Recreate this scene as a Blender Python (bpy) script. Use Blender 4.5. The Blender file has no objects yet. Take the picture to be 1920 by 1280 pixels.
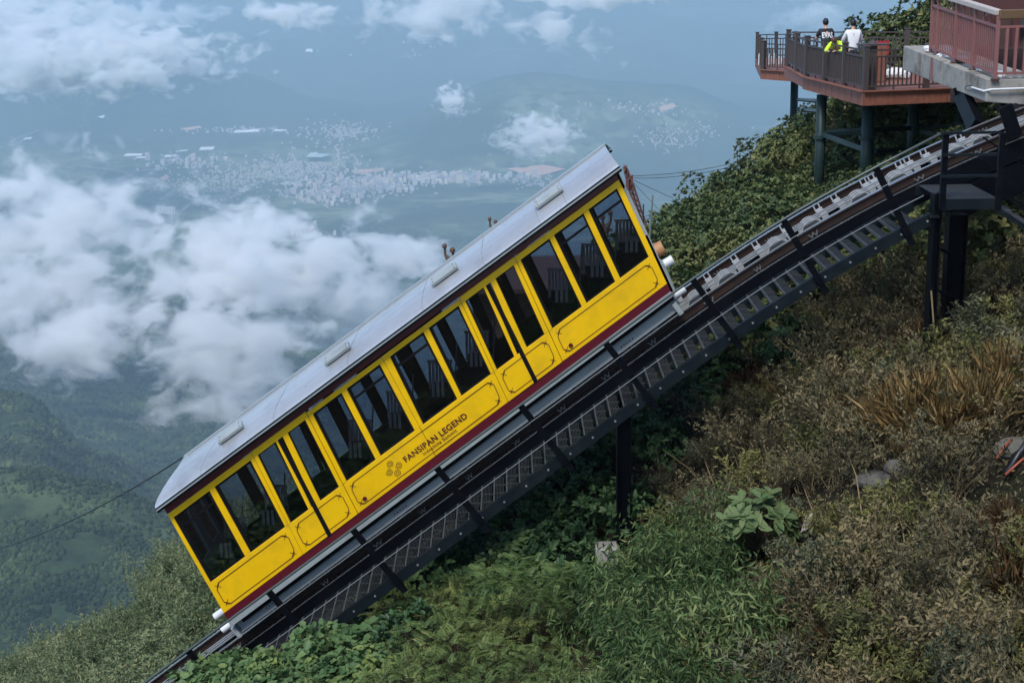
import bpy, bmesh, math, random
import numpy as np
from mathutils import Vector, Matrix

rnd = random.Random(7)
rng = np.random.default_rng(7)
SC = bpy.context.scene
COL = SC.collection
R = math.radians

# ------------------------------------------------------------------ camera, world, sun, exposure
F = 2880.0            # focal length in pixels of the 1920 wide frame
PITCH, ROLL = R(14.5), R(1.0)
cd = bpy.data.cameras.new('camera'); cam = bpy.data.objects.new('camera', cd); COL.objects.link(cam)
cd.sensor_width = 36.0; cd.lens = F / 1920 * 36.0
cd.clip_start = 0.2; cd.clip_end = 120000
cam.rotation_euler = (Matrix.Rotation(R(90) - PITCH, 4, 'X') @ Matrix.Rotation(-ROLL, 4, 'Z')).to_euler()
SC.camera = cam
SUN_EL, SUN_AZ = R(56), R(205)      # azimuth clockwise from +Y: behind the camera, a little to its left
w = bpy.data.worlds.new('World'); SC.world = w; w.use_nodes = True
nt = w.node_tree; bgn = nt.nodes['Background']
sky = nt.nodes.new('ShaderNodeTexSky'); sky.sky_type = 'NISHITA'; sky.sun_disc = False
sky.sun_elevation = SUN_EL; sky.sun_rotation = SUN_AZ
sky.air_density = 1.0; sky.dust_density = 2.5; sky.ozone_density = 1.0; sky.altitude = 2800
nt.links.new(sky.outputs[0], bgn.inputs[0]); bgn.inputs[1].default_value = 0.10
sl = bpy.data.lights.new('sun', 'SUN'); sl.energy = 1.5; sl.angle = R(18); sl.color = (1.0, 0.96, 0.9)
sun = bpy.data.objects.new('sun', sl); COL.objects.link(sun)
sdir = Vector((math.sin(SUN_AZ) * math.cos(SUN_EL), math.cos(SUN_AZ) * math.cos(SUN_EL), math.sin(SUN_EL)))
sun.rotation_euler = sdir.to_track_quat('Z', 'Y').to_euler()
SC.view_settings.view_transform = 'Standard'; SC.view_settings.look = 'None'
SC.view_settings.gamma = 1.0; SC.view_settings.use_curve_mapping = False
SC.view_settings.exposure = 1.33
SC.render.engine = 'CYCLES'
SC.cycles.use_denoising = True
SC.cycles.max_bounces = 10; SC.cycles.diffuse_bounces = 3; SC.cycles.glossy_bounces = 3
SC.cycles.transmission_bounces = 6; SC.cycles.transparent_max_bounces = 24; SC.cycles.volume_bounces = 6
SC.cycles.volume_step_rate = 0.35; SC.cycles.volume_max_steps = 256

# ------------------------------------------------------------------ geometry helpers
def ray(px, py):
    a = (px - 960) / F; b = (640 - py) / F
    c, s = math.cos(ROLL), math.sin(ROLL)
    a, b = a * c + b * s, -a * s + b * c
    return Vector((a, math.cos(PITCH) + b * math.sin(PITCH), -math.sin(PITCH) + b * math.cos(PITCH)))
def at(px, py, Y):
    r = ray(px, py); return r * (Y / r.y)
def atz(px, py, z):
    r = ray(px, py); return r * (z / r.z)
def proj(x, y, z):
    d = y * math.cos(PITCH) - z * math.sin(PITCH); u = y * math.sin(PITCH) + z * math.cos(PITCH)
    a, b = x / d, u / d; c, s = math.cos(ROLL), math.sin(ROLL)
    return 960 + F * (a * c - b * s), 640 - F * (a * s + b * c)

def tag(o, label=None, cat=None, group=None, kind=None):
    if label: o['label'] = label
    if cat: o['category'] = cat
    if group: o['group'] = group
    if kind: o['kind'] = kind
    return o
def empty(name, loc):
    o = bpy.data.objects.new(name, None); o.location = loc; o.empty_display_size = 0.2; COL.objects.link(o); return o
def rootloc(p):
    while p.parent: p = p.parent
    return Vector(p.location)
def link(name, me, m=None, parent=None, loc=None):
    o = bpy.data.objects.new(name, me); COL.objects.link(o)
    if m is not None and len(me.materials) == 0: me.materials.append(m)
    if parent is not None: o.parent = parent
    if loc is not None: o.location = loc
    return o

class MB:
    """collects shapes in world coordinates and links them as ONE mesh object"""
    def __init__(s): s.v = []; s.f = []
    def add(s, vs, fs):
        n = len(s.v); s.v += [tuple(v) for v in vs]; s.f += [tuple(i + n for i in f) for f in fs]; return s
    def prism(s, poly, off):
        n = len(poly); off = Vector(off)
        vs = [Vector(p) for p in poly]; vs += [v + off for v in vs]
        fs = [tuple(range(n))[::-1], tuple(range(n, 2 * n))] + [(i, (i + 1) % n, n + (i + 1) % n, n + i) for i in range(n)]
        return s.add(vs, fs)
    def box(s, c, x, y, z):
        c, x, y, z = map(Vector, (c, x, y, z))
        return s.prism([c - x - y - z, c + x - y - z, c + x + y - z, c - x + y - z], z * 2)
    def bar(s, a, b, w, h, up=(0, 1, 0)):
        a, b, up = Vector(a), Vector(b), Vector(up); d = b - a
        n = d.normalized(); side = n.cross(up)
        if side.length < 1e-4: side = n.cross(Vector((1, 0, 0)))
        side.normalize(); up = side.cross(n)
        return s.box((a + b) / 2, d / 2, up * h / 2, side * w / 2)
    def tube(s, path, r, n=8, cap=True):
        path = [Vector(p) for p in path]; rs = r if isinstance(r, (list, tuple)) else [r] * len(path)
        vs = []; fs = []; m = len(path); ref = None
        for i, p in enumerate(path):
            t = (path[min(i + 1, m - 1)] - path[max(i - 1, 0)]).normalized()
            if ref is None: ref = Vector((0, 0, 1)) if abs(t.z) < 0.9 else Vector((1, 0, 0))
            e1 = (ref - t * ref.dot(t)).normalized(); e2 = t.cross(e1); ref = e1
            vs += [p + (e1 * math.cos(k * 2 * math.pi / n) + e2 * math.sin(k * 2 * math.pi / n)) * rs[i] for k in range(n)]
        for i in range(m - 1):
            for k in range(n):
                k2 = (k + 1) % n; fs.append((i * n + k, i * n + k2, (i + 1) * n + k2, (i + 1) * n + k))
        if cap: fs += [tuple(range(n))[::-1], tuple(range((m - 1) * n, m * n))]
        return s.add(vs, fs)
    def loft(s, rings, closed=True, caps=True):
        n = len(rings[0]); vs = [v for r in rings for v in r]; fs = []
        for i in range(len(rings) - 1):
            for k in range(n if closed else n - 1):
                k2 = (k + 1) % n; fs.append((i * n + k, i * n + k2, (i + 1) * n + k2, (i + 1) * n + k))
        if caps and closed: fs += [tuple(range(n))[::-1], tuple(range((len(rings) - 1) * n, len(rings) * n))]
        return s.add(vs, fs)
    def mesh(s, name, L=Vector((0, 0, 0))):
        me = bpy.data.meshes.new(name)
        me.from_pydata([(a - L.x, b - L.y, c - L.z) for a, b, c in s.v], [], s.f)
        bm = bmesh.new(); bm.from_mesh(me); bmesh.ops.recalc_face_normals(bm, faces=bm.faces); bm.to_mesh(me); bm.free()
        return me
    def build(s, name, m, parent=None, smooth=False, bevel=0, loc=None):
        L = rootloc(parent) if parent is not None else (Vector(loc) if loc is not None else Vector((0, 0, 0)))
        me = s.mesh(name, L)
        if smooth: me.polygons.foreach_set('use_smooth', [True] * len(me.polygons))
        o = link(name, me, m, parent, None if parent is not None else L)
        if bevel:
            b = o.modifiers.new('bevel', 'BEVEL'); b.width = bevel; b.segments = 2; b.limit_method = 'ANGLE'
        return o

def np_mesh(name, verts, faces, mats=(), matidx=None, smooth=False):
    """verts (N,3), faces (M,k) numpy arrays"""
    me = bpy.data.meshes.new(name); M, k = faces.shape
    me.vertices.add(len(verts)); me.vertices.foreach_set('co', np.asarray(verts, np.float32).ravel())
    me.loops.add(M * k); me.loops.foreach_set('vertex_index', faces.astype(np.int32).ravel())
    me.polygons.add(M); me.polygons.foreach_set('loop_start', np.arange(0, M * k, k, dtype=np.int32))
    me.polygons.foreach_set('loop_total', np.full(M, k, np.int32))
    for m in mats: me.materials.append(m)
    if matidx is not None: me.polygons.foreach_set('material_index', np.asarray(matidx, np.int32))
    if smooth: me.polygons.foreach_set('use_smooth', np.ones(M, bool))
    me.update(calc_edges=True); me.validate(); return me

# ------------------------------------------------------------------ materials
def M(name, col, rough=0.5, metal=0.0, var=0.12, scale=6.0, bump=0.0, coat=0.0, stain=None, stain_amt=0.0, stain_scale=1.5, spec=0.5):
    m = bpy.data.materials.new(name); m.use_nodes = True; t = m.node_tree; N = t.nodes; L = t.links
    b = N['Principled BSDF']; b.inputs['Roughness'].default_value = rough; b.inputs['Metallic'].default_value = metal
    b.inputs['Coat Weight'].default_value = coat; b.inputs['Specular IOR Level'].default_value = spec
    tc = N.new('ShaderNodeTexCoord'); nz = N.new('ShaderNodeTexNoise'); nz.inputs['Scale'].default_value = scale; nz.inputs['Detail'].default_value = 6
    L.new(tc.outputs['Object'], nz.inputs['Vector'])
    mx = N.new('ShaderNodeMix'); mx.data_type = 'RGBA'
    mx.inputs[6].default_value = (*[max(0, c * (1 - var)) for c in col], 1); mx.inputs[7].default_value = (*[min(1, c * (1 + var)) for c in col], 1)
    L.new(nz.outputs['Fac'], mx.inputs[0]); out = mx.outputs[2]
    if stain:
        n2 = N.new('ShaderNodeTexNoise'); n2.inputs['Scale'].default_value = stain_scale; n2.inputs['Detail'].default_value = 8; n2.inputs['Roughness'].default_value = 0.65
        L.new(tc.outputs['Object'], n2.inputs['Vector'])
        mr = N.new('ShaderNodeMapRange'); mr.inputs[1].default_value = 0.48; mr.inputs[2].default_value = 0.68; mr.inputs[4].default_value = stain_amt
        L.new(n2.outputs['Fac'], mr.inputs[0])
        m2 = N.new('ShaderNodeMix'); m2.data_type = 'RGBA'; L.new(mr.outputs[0], m2.inputs[0]); L.new(out, m2.inputs[6]); m2.inputs[7].default_value = (*stain, 1); out = m2.outputs[2]
    L.new(out, b.inputs['Base Color'])
    mr = N.new('ShaderNodeMapRange'); mr.inputs[3].default_value = max(0.02, rough - 0.08); mr.inputs[4].default_value = min(1, rough + 0.1)
    L.new(nz.outputs['Fac'], mr.inputs[0]); L.new(mr.outputs[0], b.inputs['Roughness'])
    if bump:
        bp = N.new('ShaderNodeBump'); bp.inputs['Strength'].default_value = bump; bp.inputs['Distance'].default_value = 0.02
        n3 = N.new('ShaderNodeTexNoise'); n3.inputs['Scale'].default_value = scale * 5; n3.inputs['Detail'].default_value = 5
        L.new(tc.outputs['Object'], n3.inputs['Vector']); L.new(n3.outputs['Fac'], bp.inputs['Height']); L.new(bp.outputs[0], b.inputs['Normal'])
    return m

def leafmat(name, cols, rough=0.5, trans=0.25, patch=0.35, gain=1.0):
    """per-leaf random colour from cols, clumps of lighter and darker growth, per-plant tint"""
    m = bpy.data.materials.new(name); m.use_nodes = True; t = m.node_tree; N = t.nodes; L = t.links
    b = N['Principled BSDF']; b.inputs['Roughness'].default_value = rough; b.inputs['Specular IOR Level'].default_value = 0.20
    g = N.new('ShaderNodeNewGeometry'); oi = N.new('ShaderNodeObjectInfo'); tc = N.new('ShaderNodeTexCoord')
    rp = N.new('ShaderNodeValToRGB'); e = rp.color_ramp.elements
    while len(e) < len(cols): e.new(0.5)
    for i, c in enumerate(cols): e[i].position = i / (len(cols) - 1); e[i].color = (*[x * gain for x in c], 1)
    nz = N.new('ShaderNodeTexNoise'); nz.inputs['Scale'].default_value = 1.3; nz.inputs['Detail'].default_value = 3
    L.new(g.outputs['Position'], nz.inputs['Vector'])
    a1 = N.new('ShaderNodeMath'); a1.operation = 'MULTIPLY_ADD'; a1.inputs[1].default_value = 0.45; L.new(g.outputs['Random Per Island'], a1.inputs[0])
    a2 = N.new('ShaderNodeMath'); a2.operation = 'MULTIPLY_ADD'; a2.inputs[1].default_value = 1.1; a2.inputs[2].default_value = -0.4; L.new(nz.outputs['Fac'], a2.inputs[0])
    L.new(a2.outputs[0], a1.inputs[2])
    a3 = N.new('ShaderNodeMath'); a3.operation = 'MULTIPLY_ADD'; a3.inputs[1].default_value = patch; L.new(oi.outputs['Random'], a3.inputs[0]); L.new(a1.outputs[0], a3.inputs[2])
    L.new(a3.outputs[0], rp.inputs[0]); L.new(rp.outputs[0], b.inputs['Base Color'])
    tr = N.new('ShaderNodeBsdfTranslucent'); L.new(rp.outputs[0], tr.inputs[0])
    ms = N.new('ShaderNodeMixShader'); ms.inputs[0].default_value = trans
    L.new(b.outputs[0], ms.inputs[1]); L.new(tr.outputs[0], ms.inputs[2]); L.new(ms.outputs[0], N['Material Output'].inputs[0])
    return m

def glassmat(name, tint, gloss=0.12):
    m = bpy.data.materials.new(name); m.use_nodes = True; t = m.node_tree; N = t.nodes; L = t.links
    N.remove(N['Principled BSDF'])
    tr = N.new('ShaderNodeBsdfTransparent'); tr.inputs[0].default_value = (*tint, 1)
    gl = N.new('ShaderNodeBsdfGlossy'); gl.inputs['Roughness'].default_value = 0.03
    fr = N.new('ShaderNodeFresnel'); fr.inputs[0].default_value = 1.75
    ms = N.new('ShaderNodeMixShader'); L.new(fr.outputs[0], ms.inputs[0]); L.new(tr.outputs[0], ms.inputs[1]); L.new(gl.outputs[0], ms.inputs[2])
    L.new(ms.outputs[0], N['Material Output'].inputs[0]); return m

MT = dict(
 yellow=M('yellow_paint', (0.86, 0.50, 0.002), 0.30, var=0.07, scale=1.2, coat=0.3, stain=(0.50, 0.29, 0.015), stain_amt=0.38, stain_scale=1.7),
 red=M('maroon_paint', (0.095, 0.006, 0.014), 0.35, var=0.1, coat=0.2),
 silver=M('silver_roof', (0.44, 0.45, 0.465), 0.28, metal=0.45, var=0.12, scale=0.8, stain=(0.28, 0.285, 0.29), stain_amt=0.6, stain_scale=0.9),
 clip=M('clip_steel', (0.15, 0.152, 0.15), 0.5, metal=0.3, var=0.3),
 grey=M('grey_paint', (0.25, 0.275, 0.28), 0.4, var=0.12, stain=(0.12, 0.12, 0.12), stain_amt=0.35),
 lightgrey=M('light_grey_paint', (0.30, 0.335, 0.33), 0.35, var=0.08, stain=(0.13, 0.13, 0.125), stain_amt=0.4),
 plate=M('white_plate', (0.36, 0.37, 0.37), 0.45, var=0.15, stain=(0.2, 0.2, 0.2), stain_amt=0.5),
 white=M('white_paint', (0.74, 0.76, 0.75), 0.35, var=0.06, stain=(0.4, 0.4, 0.38), stain_amt=0.3),
 black=M('black_steel', (0.0022, 0.003, 0.005), 0.5, var=0.25, stain=(0.008, 0.009, 0.011), stain_amt=0.5, spec=0.10),
 stringer=M('dark_blue_grey_steel', (0.0055, 0.0095, 0.0125), 0.5, var=0.25, stain=(0.02, 0.024, 0.026), stain_amt=0.5, spec=0.18),
 rubber=M('black_rubber', (0.005, 0.005, 0.006), 0.6, spec=0.12),
 dark=M('dark_interior', (0.013, 0.014, 0.018), 0.7, spec=0.15),
 brown=M('dark_brown_steel', (0.022, 0.013, 0.0105), 0.55, var=0.35, scale=9, stain=(0.042, 0.021, 0.013), stain_amt=0.45, spec=0.25),
 shiny=M('worn_steel', (0.55, 0.55, 0.55), 0.25, metal=0.9, var=0.15, stain=(0.2, 0.15, 0.12), stain_amt=0.3),
 galv=M('galvanised_steel', (0.27, 0.285, 0.29), 0.45, metal=0.4, var=0.2),
 grating=M('tread_grating', (0.06, 0.066, 0.07), 0.5, metal=0.2, var=0.2),
 nosing=M('tread_nosing', (0.085, 0.092, 0.096), 0.5, metal=0.2, var=0.5),
 pipe=M('grey_green_rail', (0.055, 0.07, 0.065), 0.4, var=0.15),
 line=M('maroon_line_paint', (0.085, 0.010, 0.008), 0.45),
 slat=M('pale_wood', (0.42, 0.36, 0.33), 0.6, var=0.2, scale=14),
 wood_tan=M('tan_drum', (0.42, 0.21, 0.09), 0.5, var=0.25),
 deckwood=M('red_deck_board', (0.225, 0.082, 0.05), 0.6, var=0.3, scale=8, stain=(0.13, 0.05, 0.03), stain_amt=0.5),
 railbrown=M('dark_brown_rail', (0.055, 0.042, 0.038), 0.55, var=0.25),
 teal=M('dark_green_column', (0.014, 0.030, 0.028), 0.45, var=0.3, stain=(0.035, 0.055, 0.048), stain_amt=0.5, spec=0.25),
 palestone=M('pale_concrete', (0.30, 0.29, 0.265), 0.85, var=0.2, scale=5, bump=0.4, stain=(0.25, 0.24, 0.21), stain_amt=0.6),
 concrete=M('stained_concrete', (0.29, 0.275, 0.245), 0.85, var=0.3, scale=3, bump=0.4, stain=(0.085, 0.07, 0.05), stain_amt=0.85, stain_scale=1.6),
 fence=M('dusty_red_fence', (0.235, 0.095, 0.085), 0.55, var=0.15, stain=(0.16, 0.06, 0.055), stain_amt=0.5),
 darkred=M('dark_red_timber', (0.085, 0.03, 0.027), 0.6, var=0.25),
 handwood=M('pale_handrail', (0.46, 0.39, 0.34), 0.5, var=0.15, scale=10),
 browntimber=M('brown_timber', (0.13, 0.075, 0.035), 0.55, var=0.2),
 rust=M('rusty_red_mast', (0.13, 0.055, 0.045), 0.7, var=0.4, scale=8),
 stone=M('weathered_stone', (0.11, 0.105, 0.09), 0.9, var=0.45, scale=4, bump=0.8, stain=(0.045, 0.045, 0.036), stain_amt=0.8),
 rooftile=M('dark_red_brown_tile', (0.075, 0.042, 0.035), 0.7, var=0.3),
 bronze=M('carved_bronze', (0.10, 0.055, 0.035), 0.6, var=0.4),
 soil=M('dark_soil', (0.022, 0.018, 0.012), 0.95, var=0.5, scale=2.5, bump=0.8, spec=0.1, stain=(0.016, 0.022, 0.009), stain_amt=0.8, stain_scale=0.8),
 stem=M('brown_stem', (0.075, 0.055, 0.03), 0.8, var=0.3),
 drystem=M('straw_stem', (0.21, 0.15, 0.07), 0.8, var=0.35),
 orange=M('orange_pipe', (0.30, 0.065, 0.03), 0.5),
 hose=M('black_hose', (0.02, 0.021, 0.024), 0.4),
 redbox=M('red_sign', (0.40, 0.02, 0.03), 0.4),
 glass=glassmat('tinted_glass', (0.76, 0.79, 0.84)),
 skin=M('skin', (0.50, 0.30, 0.21), 0.5, var=0.06), hair=M('black_hair', (0.012, 0.010, 0.010), 0.45),
 brownhair=M('brown_hair', (0.09, 0.05, 0.035), 0.5),
 tee=M('black_cotton', (0.012, 0.012, 0.018), 0.8), whitecloth=M('white_cotton', (0.72, 0.72, 0.72), 0.8),
 neon=M('neon_yellow_cloth', (0.58, 0.85, 0.02), 0.6), beige=M('beige_cloth', (0.45, 0.42, 0.28), 0.8), navy=M('navy_trousers', (0.02, 0.022, 0.035), 0.8),
)
# ------------------------------------------------------------------ terrain
def rbf_fit(P, Z, smooth=1e-3):
    P = np.asarray(P, float); n = len(P)
    D = np.linalg.norm(P[:, None] - P[None], axis=2) + np.eye(n) * smooth
    A = np.zeros((n + 3, n + 3)); A[:n, :n] = D; A[:n, n] = 1; A[:n, n + 1:] = P; A[n, :n] = 1; A[n + 1:, :n] = P.T
    return P, np.linalg.solve(A, np.concatenate([Z, [0, 0, 0]]))
def hash2(ix, iy, s):
    h = np.sin(ix * 127.1 + iy * 311.7 + s * 74.7) * 43758.5453; return h - np.floor(h)
def vnoise(x, y, s=0):
    ix, iy = np.floor(x), np.floor(y); fx, fy = x - ix, y - iy; fx = fx * fx * (3 - 2 * fx); fy = fy * fy * (3 - 2 * fy)
    a = hash2(ix, iy, s); b = hash2(ix + 1, iy, s); c = hash2(ix, iy + 1, s); d = hash2(ix + 1, iy + 1, s)
    return (a + (b - a) * fx) * (1 - fy) + (c + (d - c) * fx) * fy
def fbm(x, y, o=5, s=0, ridged=False):
    r = 0; a = 1; t = 0
    for k in range(o):
        n = vnoise(x * 2 ** k, y * 2 ** k, s + k * 3)
        r = r + a * ((1 - abs(2 * n - 1)) if ridged else n); t += a; a *= 0.5
    return r / t

_G = [  # (px, py, Y): points of the near ground as the photograph shows them
 (1135, 1085, 30), (1770, 665, 29.5), (1900, 1330, 17.5), (1400, 1350, 19.5), (1000, 1370, 23), (700, 1270, 26.3), (450, 1252, 28), (330, 1325, 28.1), (590, 1215, 28.1), (850, 1180, 28),
 (560, 1270, 30.5), (700, 1185, 31.5), (900, 1040, 32), (1100, 900, 32.5), (1300, 790, 32.5), (1500, 650, 32.5), (1700, 560, 32.5), (1900, 500, 32.5),
 (1900, 880, 24), (1600, 950, 25), (1300, 1140, 26), (1900, 660, 28.5), (1500, 830, 28.5), (1300, 1020, 28.5),
 (1290, 640, 36), (1250, 540, 41), (1230, 535, 46), (1380, 465, 47), (1450, 500, 38), (1550, 385, 50), (1470, 430, 52), (1650, 400, 38), (1700, 75, 55), (1655, 125, 54), (1720, 330, 44), (1900, 60, 54), (1900, 260, 40), (1900, 420, 34),
 (330, 1130, 76), (150, 1262, 86), (0, 1352, 92), (-200, 1430, 95), (330, 1232, 55), (150, 1330, 68), (300, 1310, 44), (60, 1330, 58), (430, 1290, 38),
 (450, 1010, 70), (700, 820, 58), (950, 660, 52),
]
_P = []; _Z = []
for px, py, Y in _G:
    p = at(px, py, Y); _P.append((p.x, p.y)); _Z.append(p.z)
for x, y, z in [(-4, 8, -10), (6, 8, -7.5), (12, 10, -6.5), (-12, 15, -15), (-30, 20, -26), (-50, 40, -42), (25, 30, -3), (30, 55, 3), (16, 16, -6),
                (-45, 120, -85), (-20, 115, -75), (0, 85, -48), (0, 120, -82), (10, 75, -22), (14, 110, -60), (30, 110, -40), (40, 80, -4)]:
    _P.append((x, y)); _Z.append(z)
_PP, _W = rbf_fit(_P, np.array(_Z))
def ground(x, y):
    x = np.asarray(x, float); y = np.asarray(y, float); sh = x.shape; q = np.stack([x.ravel(), y.ravel()], 1)
    D = np.linalg.norm(q[:, None] - _PP[None], axis=2)
    z = D @ _W[:len(_PP)] + _W[-3] + q @ _W[-2:]
    z = z + 0.35 * (fbm(q[:, 0] * 0.5, q[:, 1] * 0.5, 4, 9) - 0.5)
    return z.reshape(sh)
def gnd(x, y): return float(ground(np.array([x]), np.array([y]))[0])
def groundhit(px, py, y0=12, y1=110):
    ys = np.arange(y0, y1, 0.1); r = ray(px, py)
    xs = r.x / r.y * ys; zs = r.z / r.y * ys; g = ground(xs, ys); i = np.argmax(g >= zs)
    return Vector((xs[i], ys[i], g[i]))
gx, gy = np.meshgrid(np.linspace(-60, 42, 170), np.linspace(3, 125, 190)); gz = ground(gx, gy)
def gridmesh(name, X, Y, Z, m, smooth=True):
    h, wd = X.shape; idx = np.arange(h * wd).reshape(h, wd)
    fc = np.stack([idx[:-1, :-1], idx[:-1, 1:], idx[1:, 1:], idx[1:, :-1]], -1).reshape(-1, 4)
    return link(name, np_mesh(name, np.stack([X, Y, Z], -1).reshape(-1, 3), fc, [m], smooth=smooth))
tag(gridmesh('hillside', gx, gy, gz, MT['soil']), 'dark soil of the steep hillside under the bushes', kind='structure')

# far valley: height as a function of azimuth (slope a = x/y) and distance y
PXC = [-900, -300, 0, 150, 250, 350, 450, 700, 1000, 1250, 1450, 1900, 2700]
TAB = {   # distance: photograph row at each column above
 120:   [2600] * 13,
 400:   [1900] * 13,
 800:   [1600, 1580, 1560, 1560, 1560, 1600, 1700, 1700, 1700, 1700, 1700, 1700, 1700],
 1150:  [1330, 1300, 1270, 1280, 1290, 1330, 1400, 1450, 1450, 1400, 1400, 1400, 1400],
 1500:  [880, 880, 882, 905, 945, 1030, 1120, 1250, 1250, 1200, 1200, 1200, 1200],
 1900:  [980, 960, 950, 975, 1010, 1060, 1120, 1180, 1180, 1100, 1100, 1100, 1100],
 2500:  [600, 670, 738, 850, 905, 940, 965, 1040, 1040, 960, 900, 900, 900],
 3100:  [700, 780, 830, 880, 905, 905, 890, 900, 900, 850, 800, 800, 800],
 4200:  [640, 700, 740, 760, 770, 760, 750, 760, 760, 720, 700, 700, 700],
 5500:  [560, 590, 620, 630, 640, 640, 640, 640, 640, 620, 600, 600, 600],
 7200:  [420, 440, 470, 480, 490, 490, 490, 490, 490, 480, 470, 470, 470],
 9000:  [350, 365, 385, 395, 400, 400, 400, 395, 385, 375, 370, 360, 360],
 10500: [305, 315, 330, 340, 342, 342, 340, 332, 318, 310, 300, 300, 300],
 11500: [262, 272, 285, 290, 290, 288, 285, 285, 175, 195, 250, 240, 240],
 12500: [238, 248, 262, 268, 268, 262, 255, 238, 145, 165, 218, 205, 205],
 13500: [160, 175, 190, 166, 138, 116, 145, 222, 205, 210, 205, 190, 190],
 15500: [195, 200, 212, 205, 195, 185, 180, 170, 155, 155, 155, 140, 140],
 18000: [135, 145, 155, 145, 125, 72, 60, 62, 55, 62, 60, 50, 50],
 21000: [105, 112, 126, 116, 96, 12, -70, -80, -60, -60, -60, -80, -80],
 26000: [40, 40, 42, 45, 45, 0, -100, -160, -160, -160, -160, -160, -160],
 34000: [10, 10, 10, 12, 10, -10, -60, -140, -140, -140, -140, -140, -140],
 42000: [-10, -10, -12, -12, -10, -20, -60, -140, -140, -140, -140, -140, -140],
}
_D = np.array(sorted(TAB)); _LD = np.log(_D)
_AC = np.array([(px - 960) / F for px in PXC])
_TZ = np.zeros((len(_D), len(PXC)))
for i, d in enumerate(_D):
    for j, px in enumerate(PXC):
        _TZ[i, j] = at(px, TAB[d][j], d).z
def smooth_interp(xq, xs, Y):
    """smoothstep-free cubic (Catmull) along axis 0 of Y"""
    i = np.clip(np.searchsorted(xs, xq) - 1, 0, len(xs) - 2); t = np.clip((xq - xs[i]) / (xs[i + 1] - xs[i]), 0, 1)
    return i, t
def farz(a, d):
    a = np.asarray(a, float); d = np.asarray(d, float)
    i, t = smooth_interp(np.log(d), _LD, None); j, u = smooth_interp(a, _AC, None)
    u = u * u * (3 - 2 * u)
    def col(ii): ii = np.clip(ii, 0, len(_D) - 1); return _TZ[ii, j] * (1 - u) + _TZ[ii, j + 1] * u
    p0, p1, p2, p3 = col(i - 1), col(i), col(i + 1), col(i + 2)
    m1 = (p2 - p0) / 2; m2 = (p3 - p1) / 2; lim = np.abs(p2 - p1) * 1.2
    m1 = np.clip(m1, -lim, lim); m2 = np.clip(m2, -lim, lim)
    z = (2 * t**3 - 3 * t**2 + 1) * p1 + (t**3 - 2 * t**2 + t) * m1 + (-2 * t**3 + 3 * t**2) * p2 + (t**3 - t**2) * m2
    x = a * d
    amp = np.interp(d, [120, 800, 1500, 2500, 4500, 7500, 11000, 14000, 17000, 42000], [6, 20, 30, 80, 190, 60, 70, 130, 420, 600])
    wl = np.interp(d, [120, 1500, 5000, 9000, 20000, 42000], [60, 330, 900, 1500, 3200, 5000])
    wl = np.exp(np.round(np.log(wl) * 1.0) / 1.0) * 0 + 1.0
    n = 0.55 * fbm(x / 420., d / 420., 5, 3, True) * np.clip(1 - d / 9000, 0.15, 1) * 0.8 + 0.8 * fbm(x / 2600., d / 2600., 6, 17, True) * np.clip(d / 6000, 0.1, 1)
    return z + amp * 2.0 * (n - 0.42)
def farhit(px, py, d0=700, d1=40000):
    r = ray(px, py); ds = np.exp(np.linspace(math.log(d0), math.log(d1), 900)); a = np.full_like(ds, r.x / r.y)
    z = farz(a, ds); zs = r.z / r.y * ds; k = z >= zs
    if not k.any(): return None
    i = int(np.argmax(k)); return Vector((a[i] * ds[i], ds[i], z[i]))

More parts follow.
